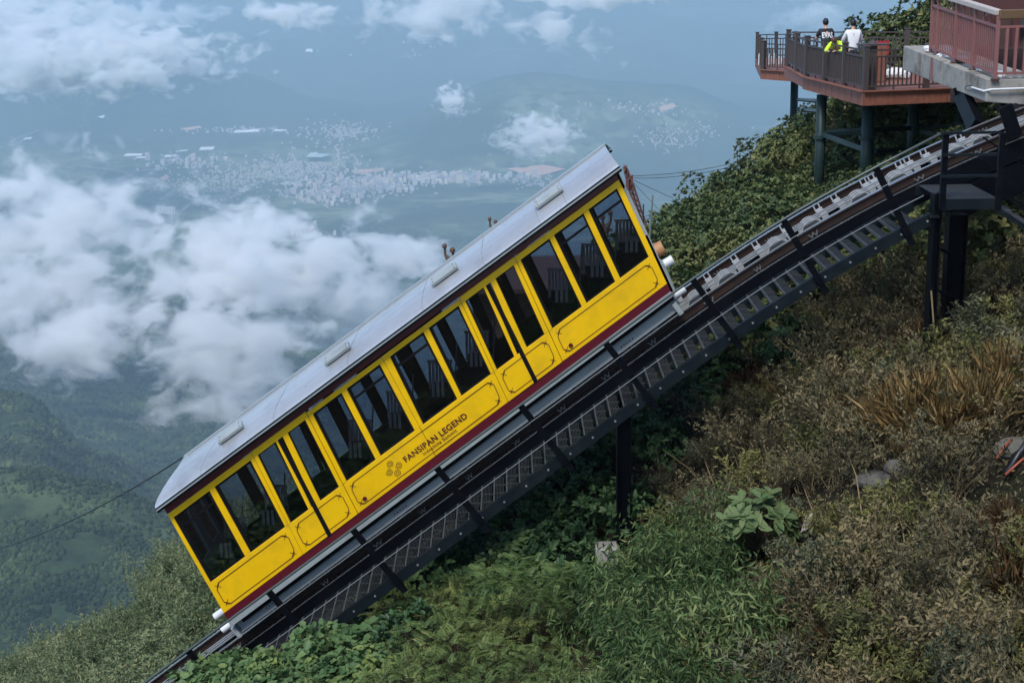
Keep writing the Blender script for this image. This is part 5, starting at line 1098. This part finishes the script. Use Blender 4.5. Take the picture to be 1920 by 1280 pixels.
def grass(name, mat, n=260, h=1.0, sp=.35, w_=.012):
    B0 = rng.normal(size=(n, 3)) * np.array([.13, .13, 0]); D = unit(np.stack([rng.normal(size=n) * sp, rng.normal(size=n) * sp, np.ones(n)], 1)); Ls = h * rng.uniform(.45, 1.1, n); N_ = dirs(n); mid = B0 + D * (Ls * .55)[:, None]; D2 = unit(D + np.stack([D[:, 0] * 1.6, D[:, 1] * 1.6, np.full(n, -.15)], 1) * rng.uniform(.2, .9, (n, 1)))
    m = n // 3; return join([(leafset(B0, D, N_, Ls * .62, np.full(n, w_), droop=0), 0), (leafset(mid, D2, N_, Ls * .5, np.full(n, w_ * .9), droop=.25), 0), (leafset(mid[:m] + D2[:m] * .2, dirs(m, .6), dirs(m), np.full(m, .07), np.full(m, .012)), 0)], name, [MT[mat], MT['drystem']])

VAR = dict(
 evergreen_bush=[rosette_bush('evergreen_bush', 'rhodo', 420, 8, .14, .062, 1.45, 1.05, True, fill=500) for _ in range(4)],
 slope_shrub=[rosette_bush('slope_shrub', 'scrub', 520, 8, .13, .045, 1.3, 1.0, fill=300) for _ in range(3)] + [herb('slope_shrub', 'scrub', n=70, h=1.8, spread=1.0, L=.17, W=.04, per=60) for _ in range(3)],
 dry_herb=[herb('dry_herb', 'dry', n=26, h=.95, spread=.62, L=.10, W=.032, per=44, plume=.8) for _ in range(5)],
 olive_herb=[herb('olive_herb', 'olive', n=24, h=.85, spread=.6, L=.12, W=.038, per=42, plume=.7) for _ in range(4)],
 sage_herb=[herb('sage_herb', 'sage', n=18, h=.95, spread=.5, L=.13, W=.036, per=46, plume=.75) for _ in range(4)],
 broadleaf_shrub=[rosette_bush('broadleaf_shrub', 'broad', 120, 8, .17, .075, .85, .75, True, 200) for _ in range(4)],
 creeper=[creeper('creeper', 'vine') for _ in range(4)], pale_creeper=[creeper('pale_creeper', 'pale', 600, .7, .14, .6) for _ in range(2)],
 feathery_shrub=[feathery('feathery_shrub') for _ in range(4)], bamboo=[bamboo('bamboo') for _ in range(4)],
 straw_grass=[grass('straw_grass', 'straw', 300, 1.15) for _ in range(3)], red_grass=[grass('red_grass', 'redgrass', 320, .95, .5) for _ in range(3)])
LAB = dict(
 evergreen_bush=('rounded dark evergreen bush on the slope behind the track', 'bush', 'evergreen bushes behind the track'),
 slope_shrub=('olive green scrub bush on the slope falling away behind the lower track', 'shrub', 'scrub on the slope behind the lower track'),
 dry_herb=('dry brown leafy herb on the slope below the stairs', 'plant', 'dry brown herbs on the slope'),
 olive_herb=('dull olive leafy herb among the dry brown growth', 'plant', 'olive herbs on the slope'),
 sage_herb=('upright grey green leafy herb, paler than the growth around it', 'plant', 'pale sage coloured herbs on the slope'),
 broadleaf_shrub=('dark green broad leaved shrub in the shade under the stairs', 'shrub', 'broad leaved shrubs under the stairs'),
 creeper=('round leaved green creeper mound below the lower stairs', 'creeper', 'creepers below the lower stairs'),
 pale_creeper=('greyish green creeper with pale leaves beside the stairs', 'creeper', 'pale creepers beside the stairs'),
 feathery_shrub=('yellow green feathery leaved shrub at the lower edge of the slope', 'shrub', 'feathery shrubs at the lower edge'),
 bamboo=('leafy green dwarf bamboo clump before the black column', 'bamboo', 'dwarf bamboo clumps'),
 straw_grass=('tall straw coloured grass tuft on the dry slope', 'grass tuft', 'straw grass tufts'),
 red_grass=('reddish brown dry grass tuft on the slope', 'grass tuft', 'reddish grass tufts'))
CNT = {}
def plant(kind, x, y, s=1.0, dz=0.0, sz=None):
    CNT[kind] = CNT.get(kind, 0) + 1
    if CNT[kind] > 298: return
    o = link(kind, rnd.choice(VAR[kind]), None, None, (x, y, gnd(x, y) + dz)); o.rotation_euler = (rnd.uniform(-.12, .12), rnd.uniform(-.12, .12), rnd.uniform(0, 6.28)); o.scale = (s, s, s * (sz or rnd.uniform(.85, 1.15)))
    l, c, g_ = LAB[kind]; tag(o, l, c, g_)
def inpoly(px, py, P):
    c = False; j = len(P) - 1
    for i in range(len(P)):
        if (P[i][1] > py) != (P[j][1] > py) and px < (P[j][0] - P[i][0]) * (py - P[i][1]) / (P[j][1] - P[i][1]) + P[i][0]: c = not c
        j = i
    return c
def poisson(x0, x1, y0, y1, r, tries):
    cell = {}; out = []
    for _ in range(tries):
        x, y = rnd.uniform(x0, x1), rnd.uniform(y0, y1); k = (int(x / r), int(y / r))
        if any((x - a) ** 2 + (y - b) ** 2 < r * r for i in (-1, 0, 1) for j in (-1, 0, 1) for a, b in cell.get((k[0] + i, k[1] + j), ())): continue
        cell.setdefault(k, []).append((x, y)); out.append((x, y))
    return out
def pixof(x, y, dz=0): return proj(x, y, gnd(x, y) + dz)
# behind the track, upper side
for x, y in poisson(1.5, 26, 33.6, 60, 1.4, 3000):
    px, py = pixof(x, y, 1)
    if 1190 < px < 2000 and py < 640:
        if 36 < y and x > 12.6 and y < 43 and px > 1850: continue
        plant('evergreen_bush', x, y, rnd.uniform(.5, .62) if (1500 < px < 1880 and 37 < y < 47.5) else rnd.uniform(1.15, 1.5) if (px > 1630 and y > 49) else (rnd.uniform(.7, .95) if px > 1480 and y > 47 and px < 1620 else rnd.uniform(.8, 1.3)))
# falling slope behind the lower track
for x, y in poisson(-36, -2, 34, 98, 1.75, 4200):
    px, py = pixof(x, y, 1)
    if -120 < px < 520 and 960 < py < 1380: plant('slope_shrub', x, y, rnd.uniform(.85, 1.3))
# slope in front of the track
Z_VINE = [(250, 1400), (330, 1300), (430, 1200), (560, 1160), (740, 1120), (700, 1230), (600, 1300), (560, 1500), (250, 1500)]
Z_PALE = [(800, 1090), (900, 1010), (1010, 930), (1080, 900), (1000, 1050), (900, 1120), (820, 1140)]
Z_FEA = [(560, 1260), (700, 1170), (880, 1120), (1100, 1090), (1130, 1200), (1120, 1480), (480, 1480)]
Z_BAM = [(1090, 1150), (1170, 1100), (1260, 1075), (1340, 1070), (1390, 1110), (1410, 1180), (1400, 1300), (1380, 1480), (1060, 1480), (1080, 1250)]
Z_BRD = [(860, 1080), (1000, 940), (1130, 850), (1250, 740), (1400, 620), (1450, 640), (1380, 740), (1270, 860), (1160, 980), (1050, 1080), (960, 1130)]
p_sap = groundhit(1418, 1075)
def jit(): return rnd.gauss(0, 22)
for x, y in poisson(-10, 19, 13, 33.5, .62, 11500):
    if y > 28.3 and abs(y - 31) < 2.9 and gnd(x, y) > -99:
        zt = float(np.interp(x, xs_, zs_)) - 1.6
        if gnd(x, y) > zt - .3: continue
    px, py = pixof(x, y, .4); qx, qy = px + jit(), py + jit()
    if px < 250 or px > 2500 or py > 1560: continue
    if inpoly(qx, qy, Z_BAM):
        if rnd.random() < .6: (None if (py < 1250 and px < 1185) or (px > 1325 and py < 1150) else plant('bamboo', x, y, rnd.uniform(.5, .62) if px < 1190 else rnd.uniform(.75, 1.05)))
    elif inpoly(qx, qy, Z_VINE): plant('creeper', x, y, rnd.uniform(.7, 1.05))
    elif inpoly(qx, qy, Z_PALE): plant(rnd.choice(['pale_creeper', 'broadleaf_shrub', 'creeper']), x, y, rnd.uniform(.55, .9))
    elif inpoly(qx, qy, Z_FEA): plant('feathery_shrub', x, y, rnd.uniform(.8, 1.3))
    elif inpoly(qx, qy, Z_BRD) or (700 < px < 1120 and y > 26):
        if 1085 < px < 1215 and py > 930 and y < 30.2: continue
        if rnd.random() < .8: plant('broadleaf_shrub', x, y, rnd.uniform(.6, 1.0))
    elif px > 1040:
        if 1075 < px < 1215 and py < 1190 and y < 30.2: continue
        r_ = rnd.random(); green = (qx > 1560 and qy > 900) or (qx > 1700 and qy < 760)
        if abs(px - 1640) < 50 and abs(py - 870) < 45: continue      # the rocky gap
        if px > 1800 and 800 < py < 950: continue
        if 1335 < px < 1510 and 960 < py < 1120 and y < p_sap.y - .1: plant('dry_herb', x, y, .4); continue
        if r_ < (.28 if green else .62): plant('dry_herb', x, y, rnd.uniform(.6, 1.3))
        elif r_ > .80 and r_ < .98: plant('sage_herb', x, y, rnd.uniform(.6, 1.3))
        elif r_ < .98: plant('olive_herb', x, y, rnd.uniform(.6, 1.25))
        else: plant('red_grass', x, y, rnd.uniform(.5, .9))
for px, py, s in ((1700, 830, 1.2), (1745, 835, 1.3), (1775, 840, 1.1), (1715, 800, 1.0), (1845, 810, 1.2), (1885, 770, 1.1), (1690, 850, 1.0), (1730, 860, 1.1), (1762, 866, .9), (1828, 830, 1.0), (1872, 800, .9), (1896, 790, .9), (1655, 830, .9), (1600, 800, .7), (1475, 790, .7), (1905, 760, .8)):
    p = groundhit(px, py); plant('straw_grass', p.x, p.y, s * .95)
for px, py, s in ((1850, 1060, .8), (1880, 1110, .9), (1905, 1150, .9), (1820, 1040, .7), (1890, 1020, .7), (1560, 1240, .6), (1800, 1230, .7), (1500, 1000, .6)):
    p = groundhit(px, py); plant('red_grass', p.x, p.y, s)
# single plants that stand out
p = groundhit(1418, 1075) + Vector((0, 0, .05))
n = 40; u = dirs(120, .25); u = u[u[:, 2] > -.55][:n]; n = len(u); tips = u * np.array([.68, .5, .62]) * rng.uniform(.7, 1, (n, 1)) + np.array([0, 0, .8]); per = 8; B = np.repeat(tips, per, 0); AX = np.repeat(unit(u + np.array([0, -.25, .8])), per, 0); ra = dirs(n * per); ra = unit(ra - AX * (ra * AX).sum(1, keepdims=True)); Ls = .29 * rng.uniform(.7, 1.15, n * per)
o = tag(empty('big_leaf_sapling', p), 'sapling with big pale green leaves in rosettes on the dry slope', 'sapling'); lv = leafset(B, ra + AX * rng.uniform(.05, .55, (n * per, 1)), AX, Ls, Ls * .42, True, .15); link('crown', join([(lv, 0)], 'crown', [MT['bigleaf']]), None, o)
link('trunk', join([(stemset(np.zeros((1, 3)) - [[0, 0, .2]], np.array([[0, 0, .75]]), .035), 0), (stemset(np.tile([[0, 0, .4]], (n, 1)), tips, .012), 0)], 'trunk', [MT['stem']]), None, o)
p = groundhit(1362, 1075); o = link('tall_bamboo', bamboo('tall_bamboo', 9, 1.75, 90, .13, .026, .12), None, None, p); tag(o, 'tall narrow bamboo shoot close beside the big leaved sapling', 'bamboo'); 
for k, (px, py, s) in enumerate(((1262, 1090, .8), (1300, 1085, .8), (1235, 1180, .9), (1330, 1150, .9), (1285, 1200, 1.0), (1350, 1230, .9), (1130, 1260, .9), (1220, 1270, 1.0))):
    p = groundhit(px, py); me = (bpy.data.meshes.get('upright_bamboo') if k % 2 else None) or bamboo('upright_bamboo', 10, 1.9, 80, .17, .04, .22)
    o = link('upright_bamboo', me, None, None, p); o.scale = (s, s, s); o.rotation_euler.z = k * 1.3; tag(o, 'upright bamboo shoots standing above the low bamboo clumps', 'bamboo', 'upright bamboo shoots')
p = groundhit(1232, 1125); o = link('bamboo_shoot', bamboo('bamboo_shoot', 6, 1.5, 40, .2, .03, .3), None, None, p); tag(o, 'sparse bamboo shoots rising in front of the concrete block', 'bamboo')
p = groundhit(1010, 1215); o = tag(empty('small_tree', p), 'small bare stemmed tree with flat tiers of feathery leaves', 'tree'); parts = []; st = [(np.array([[0, 0, -.2]]), np.array([[.05, 0, 1.0]]), .035)]
fv, ff = [], 0
br_ = []
for k in range(11):
    a = k * 2.4; q = np.array([[math.cos(a) * rnd.uniform(.5, 1.0), math.sin(a) * rnd.uniform(.3, .7), 1.05 + rnd.uniform(.1, .55)]]); st.append((np.array([[.04, 0, .55 + .04 * k]]), q, .013)); br_.append(q[0])
link('trunk', join([(stemset(*s_), 0) for s_ in st], 'trunk', [MT['stem']]), None, o)
base = feathery('crown_tuft', 26, 9, .3, .38, .22); vv = np.empty(len(base.vertices) * 3, np.float32); base.vertices.foreach_get('co', vv); vv = vv.reshape(-1, 3); fc = np.array([f.vertices[:] for f in base.polygons]); link('crown', join([((vv + q, fc), 0) for q in br_], 'crown', [MT['feather']]), None, o)
# low growth and litter on the ground, one mass
n = 110000; x = rng.uniform(-10, 20, n); y = rng.uniform(13, 36, n); z = ground(x, y) + rng.uniform(0, .22, n) ** 1.0; B = np.stack([x, y, z], 1); Ls = rng.uniform(.04, .13, n)
tag(link('undergrowth', join([(leafset(B, dirs(n, .1), dirs(n, 1.2), Ls, Ls * .28), 0)], 'undergrowth', [MT['dry']])), 'low dry undergrowth and fallen leaves on the slope', kind='stuff')
n = 60000; x = rng.uniform(-38, 22, n); y = rng.uniform(33, 100, n); z = ground(x, y) + rng.uniform(0, .5, n); B = np.stack([x, y, z], 1); Ls = rng.uniform(.12, .3, n)
tag(link('slope_undergrowth', join([(leafset(B, dirs(n, .3), dirs(n, 1.0), Ls, Ls * .3), 0)], 'slope_undergrowth', [MT['scrub']])), 'low green growth between the bushes behind the track', kind='stuff')
# rocks, debris, hoses
def rock(px, py, r_, label, m='stone', name='rock', flat=.7, dz=.0):
    p = groundhit(px, py); bm = bmesh.new(); bmesh.ops.create_icosphere(bm, subdivisions=3, radius=r_); sd = rnd.random() * 50
    for v in bm.verts: c = v.co / r_; f = .75 + .55 * float(fbm(np.array([c.x * 1.4 + sd]), np.array([c.y * 1.4 + c.z * 1.7 + sd]), 4, 3)[0]); v.co *= f; v.co.z *= flat
    me = bpy.data.meshes.new(name); bm.to_mesh(me); bm.free(); o = link(name, me, MT[m], None, p + Vector((0, 0, dz))); o.rotation_euler.z = rnd.uniform(0, 6); return tag(o, label, 'rock')
rock(1640, 905, .32, 'broad flat grey rock in a gap of the dry bushes', flat=.5); rock(1680, 880, .22, 'small rock at the edge of the broad flat grey rock'); rock(1905, 850, .35, 'grey boulder beside the black hoses', flat=.6); rock(1870, 815, .25, 'dark boulder above the black hoses')
rock(1912, 1200, .2, 'pale grey rock at the edge of the frame in reddish grass'); rock(1740, 850, .16, 'small grey stone between the straw grass tufts'); rock(745, 1175, .16, 'pale stone under the lowest visible stairs'); rock(770, 1120, .22, 'grey stone in the shade against the stairs')
rock(1590, 880, .2, 'low stone left behind by the broad flat grey rock'); rock(1720, 790, .2, 'stone hidden behind straw grass')
o = MB(); p = groundhit(1500, 1020) + Vector((0, -.5, .55)); o.prism([p + Vector((-.1, 0, -.14)), p + Vector((.09, .02, -.05)), p + Vector((.12, .05, .18)), p + Vector((-.02, .04, .1))], (.03, .08, .02)); tag(o.build('cardboard_scrap', MT['handwood'], loc=p), 'pale cardboard scrap stuck in the dry bushes', 'cardboard')
b = tag(empty('hose_bundle', groundhit(1905, 850)), 'bundle of black hoses hanging down the slope at the edge of the frame', 'hose')
for k in range(6):
    q0 = groundhit(1880 + 3 * k, 905 - 8 * k) + Vector((0, -.1, .12)); q1 = groundhit(1950, 800 + 9 * k) + Vector((0, -.2, .25)); m_ = q0.lerp(q1, .5) + Vector((0, -.1, .12)); MB().tube([q0, m_, q1], .045, 8).build('hose', MT['hose'], b, smooth=True)
def opipe(a, c, label):
    a = groundhit(*a) + Vector((0, -.15, .22)); c = groundhit(*c) + Vector((0, -.15, .26)); tag(MB().tube([a, a.lerp(c, .5) + Vector((0, 0, .03)), c], .022, 8).build('orange_pipe', MT['orange'], loc=a, smooth=True), label, 'pipe')
opipe((1878, 908), (1935, 868), 'longest orange pipe, below the black hoses at the frame edge'); opipe((1860, 880), (1890, 850), 'short orange pipe beside the end of the black hoses'); opipe((1824, 830), (1842, 808), 'red orange pipe end among straw grass'); opipe((1505, 1130), (1535, 1105), 'short orange pipe piece deep in the dry bushes')
p = groundhit(1865, 1190); o = tag(empty('pale_fern', p), 'pale feathery fern with arching fronds in the reddish grass', 'fern')
for k in range(11):
    a = k * .57; d0 = np.array([[math.cos(a), math.sin(a) * .9, .9 + .3 * (k % 3)]]); d0 = unit(d0); rl = rnd.uniform(.45, .7); t_ = np.linspace(.1, 1, 14); pos = d0 * rl * t_[:, None] - np.array([[0, 0, 1.]]) * (rl * .5 * t_ ** 2)[:, None] + [[0, 0, .15]]; sd = unit(np.cross(d0, [[0, 0, 1.]])); P_ = np.concatenate([pos, pos]); Dd = np.concatenate([np.repeat(sd, 14, 0), np.repeat(-sd, 14, 0)]) + d0 * .4; Lw = np.tile(.13 * (1.15 - t_), 2)
    link('frond', join([(leafset(P_, Dd, np.repeat(np.cross(sd, d0), 28, 0), Lw, Lw * .3), 0)], 'frond', [MT['sage']]), None, o)
for k, (px, py, qx, qy) in enumerate(((1575, 905, 1615, 975), (1500, 985, 1540, 1060), (1290, 880, 1340, 925), (1660, 1000, 1700, 1075), (1620, 500, 1665, 560), (1240, 900, 1330, 935))):
    a, c = groundhit(qx, qy), groundhit(px, py); c = c + Vector((0, -.3, .75)); a = a + Vector((0, 0, .1)); m_ = a.lerp(c, .5) + Vector((.05, 0, .06)); tag(MB().tube([a, m_, c], [.014, .010, .006], 5).build('dead_stalk', MT['drystem'], loc=a), 'bare pale dead stalk leaning over the dry herbs', 'stalk', 'bare stalks on the slope')
p = groundhit(1357, 1190) + Vector((0, -.6, .5)); tag(MB().box(p, (.07, 0, -.03), (0, .03, 0), (.008, 0, .02)).build('white_scrap', MT['whitecloth'], loc=p), 'small white scrap caught in the bamboo leaves', 'litter')
# ------------------------------------------------------------------ people on the deck
def skinned(name, pts, edges, radii, m, parent, root=0, sub=1):
    me = bpy.data.meshes.new(name); me.from_pydata([tuple(p) for p in pts], edges, []); o = link(name, me, m, parent)
    sk = o.modifiers.new('skin', 'SKIN'); sk.use_smooth_shade = True
    for i, v in enumerate(me.skin_vertices[0].data if me.skin_vertices else []): pass
    if not me.skin_vertices:
        bm = bmesh.new(); bm.from_mesh(me); bm.verts.layers.skin.verify(); bm.to_mesh(me); bm.free()
    for i, v in enumerate(me.skin_vertices[0].data): v.radius = (radii[i], radii[i]) if not isinstance(radii[i], tuple) else radii[i]; v.use_root = (i == root)
    s_ = o.modifiers.new('sub', 'SUBSURF'); s_.levels = sub; s_.render_levels = sub; return o
def person(loc, yaw, label, top, toplen, legs, hairm, lean=0.0, head=(0, .0, 0), armpose='rail', bow=0.0, crouch=0.0):
    """stands at loc, faces +y turned by yaw; lean bends the trunk forward"""
    r_ = tag(empty('person', loc), label, 'person'); r_.rotation_euler.z = yaw; r_.scale = (.95, .95, .95)
    V = Vector; hip = V((0, 0, .93 - crouch)); cl, sl_ = math.cos(lean), math.sin(lean)
    def tr(x, y, z): return hip + V((x, y * cl + z * sl_, z * cl - y * sl_))   # trunk space, z up along the spine
    waist, chest, neck = tr(0, 0, .18), tr(0, .01, .40), tr(0, .01, .56); hd = tr(0, .03, .64); hb = lean + bow; hdir = V((0, math.sin(hb), math.cos(hb))); h1 = hd + hdir * .11; h2 = hd + hdir * .19
    P = [hip, waist, chest, neck, hd, h1, h2]; E_ = [(0, 1), (1, 2), (2, 3), (3, 4), (4, 5), (5, 6)]; Rr = [(.15, .11), (.14, .10), (.155, .105), .055, .06, (.078, .092), (.062, .075)]
    def addc(start, chain):
        k = start
        for p, rr in chain: P.append(p); Rr.append(rr); E_.append((k, len(P) - 1)); k = len(P) - 1
        return k
    arms = []
    for s in (-1, 1):
        sh = tr(s * .185, 0, .50)
        if armpose == 'rail': el = sh + V((s * .10, .12, -.27)); wr = el + V((-s * .06, .22, -.04))
        elif armpose == 'down': el = sh + V((s * .06, -.02, -.29)); wr = el + V((-s * .02, .10, -.24))
        else: el = sh + V((s * .08, .20, -.20)); wr = el + V((-s * .10, .16, .02))
        hand = wr + (wr - el).normalized() * .09; arms.append((sh, el, wr, hand))
        k = addc(2, [(sh, .062), (el, .043), (wr, .03), (hand, (.04, .022))])
        dd = (hand - wr).normalized(); sd = dd.cross(V((0, 0, 1))).normalized()
        for j in range(4): addc(k, [(hand + dd * .03 + sd * (.027 - .018 * j), .0095), (hand + dd * (.065 + (.012, .02, .016, .0)[j]) + sd * (.03 - .02 * j) - V((0, 0, .02)), .008), (hand + dd * (.08 + (.015, .025, .02, .0)[j]) + sd * (.03 - .02 * j) - V((0, 0, .045)), .007)])
        addc(k - 1, [(wr + dd * .05 - sd * s * .04, .011), (wr + dd * .09 - sd * s * .055 - V((0, 0, .02)), .009)])
    for s in (-1, 1):
        hj = hip + V((s * .09, 0, -.05)); kn = V((s * .11, .03 + crouch * .8, .49 - crouch * .35)); an = V((s * .11, -.03, .09)); addc(0, [(hj, .095), (kn, .06), (an, .042), (V((s * .115, .10, .035)), (.045, .035))])
    skinned('body', P, E_, Rr, MT['skin'], r_)
    tp_ = [tr(0, 0, .02 - toplen), tr(0, 0, .18), tr(0, .01, .42), tr(0, .0, .56)]; te = [(0, 1), (1, 2), (2, 3)]; trr = [(.175, .13), (.162, .12), (.18, .13), (.085, .085)]
    for sh, el, wr, hand in arms:
        n0 = len(tp_); e_ = sh.lerp(el, .75) if top != 'neon' and top != 'whitecloth' else wr; tp_ += [sh + V((0, 0, .01)), el if e_ is wr else e_] + ([wr] if e_ is wr else []); te += [(2, n0), (n0, n0 + 1)] + ([(n0 + 1, n0 + 2)] if e_ is wr else []); trr += [.082, .064] + ([.045] if e_ is wr else [])
    shirt = skinned('shirt', tp_, te, trr, MT[top], r_, root=1)
    lp_ = [hip + V((0, 0, .06)), hip]; le = [(0, 1)]; lr = [(.16, .12), (.17, .125)]
    for s in (-1, 1):
        n0 = len(lp_); lp_ += [hip + V((s * .09, 0, -.06)), V((s * .11, .03 + crouch * .8, .49 - crouch * .35)), V((s * .11, -.03, .12))]; le += [(1, n0), (n0, n0 + 1), (n0 + 1, n0 + 2)]; lr += [.108, .075, .062]
    skinned('trousers', lp_, le, lr, MT[legs], r_)
    bm = bmesh.new(); bmesh.ops.create_icosphere(bm, subdivisions=3, radius=1); q = hdir.to_track_quat('Z', 'Y').to_matrix()
    hc = hd + hdir * .125
    for v in bm.verts:
        c = v.co.copy(); f = 1.0 if (c.y < .45 or c.z > .35) else .84; c = V((c.x * .092, c.y * .106 - .012, c.z * .118 + .012)) * f * (1 + .05 * math.sin(c.x * 17) * math.cos(c.z * 13)); c.z = max(c.z, -.11 if c.y < .02 else -.02) ; 
        v.co = hc + hdir * c.z + V((1, 0, 0)) * c.x + hdir.cross(V((1, 0, 0))) * c.y
    me = bpy.data.meshes.new('hair'); bm.to_mesh(me); bm.free(); me.polygons.foreach_set('use_smooth', [True] * len(me.polygons)); link('hair', me, MT[hairm], r_)
    fw = hdir.cross(V((-1, 0, 0))); fw = fw if fw.y > -.2 or True else -fw
    fb = MB(); fwd = V((0, math.cos(hb), -math.sin(hb))); fc = hd + hdir * .10 + fwd * .088
    fb.tube([fc + hdir * .03, fc + fwd * .02 - hdir * .012, fc - hdir * .02], [.008, .014, .010], 6)
    for s in (-1, 1): fb.tube([fc + V((s * .085, -.085, .01)), fc + V((s * .095, -.095, .035)), fc + V((s * .088, -.09, .05))], [.014, .016, .01], 6)
    me = fb.mesh('face'); link('nose_and_ears', me, MT['skin'], r_)
    ey = MB()
    for s in (-1, 1): ey.tube([fc + V((s * .033, 0, 0)) + hdir * .032 - fwd * .012, fc + V((s * .033, 0, 0)) + hdir * .032 + fwd * .002], .011, 8)
    ey.tube([fc + V((-.022, 0, 0)) - hdir * .045 - fwd * .004, fc + V((.022, 0, 0)) - hdir * .045 - fwd * .004], .006, 6); link('eyes_and_mouth', ey.mesh('eyes'), MT['hair'], r_)
    return r_, tr, shirt
def standat(px, Y): x = at(px, 100, Y).x; return Vector((x, Y, ZD))
p1, tr1, sh1 = person(standat(1549, 46.2), .12, 'person with short black hair in a black shirt with white letters on its back', 'tee', .05, 'navy', 'hair', .18, bow=-.05)
cu = bpy.data.curves.new('shirt_lettering', 'FONT'); cu.body = 'EVAS'; cu.size = .19; cu.extrude = .004; cu.offset = .006; cu.align_x = 'CENTER'; lo = bpy.data.objects.new('shirt_lettering', cu); COL.objects.link(lo); bpy.context.view_layer.update()
me = bpy.data.meshes.new_from_object(lo.evaluated_get(bpy.context.evaluated_depsgraph_get())); bpy.data.objects.remove(lo)
for v in me.vertices: x, y, z = v.co; v.co = tr1(x * .82, -.150 + z + .9 * x * x, .27 + y * 1.25)
link('shirt_lettering', me, MT['whitecloth'], sh1)
person(standat(1599, 45.3), .0, 'person with black hair in a loose white long sleeved shirt, seen from behind', 'whitecloth', .10, 'navy', 'hair', .10, bow=.05)
person(standat(1576, 44.7), 2.6, 'person in a neon yellow jacket with brown hair, bending forward beside the white shirted person', 'neon', .05, 'beige', 'brownhair', .85, bow=.35, armpose='fwd', crouch=.12)
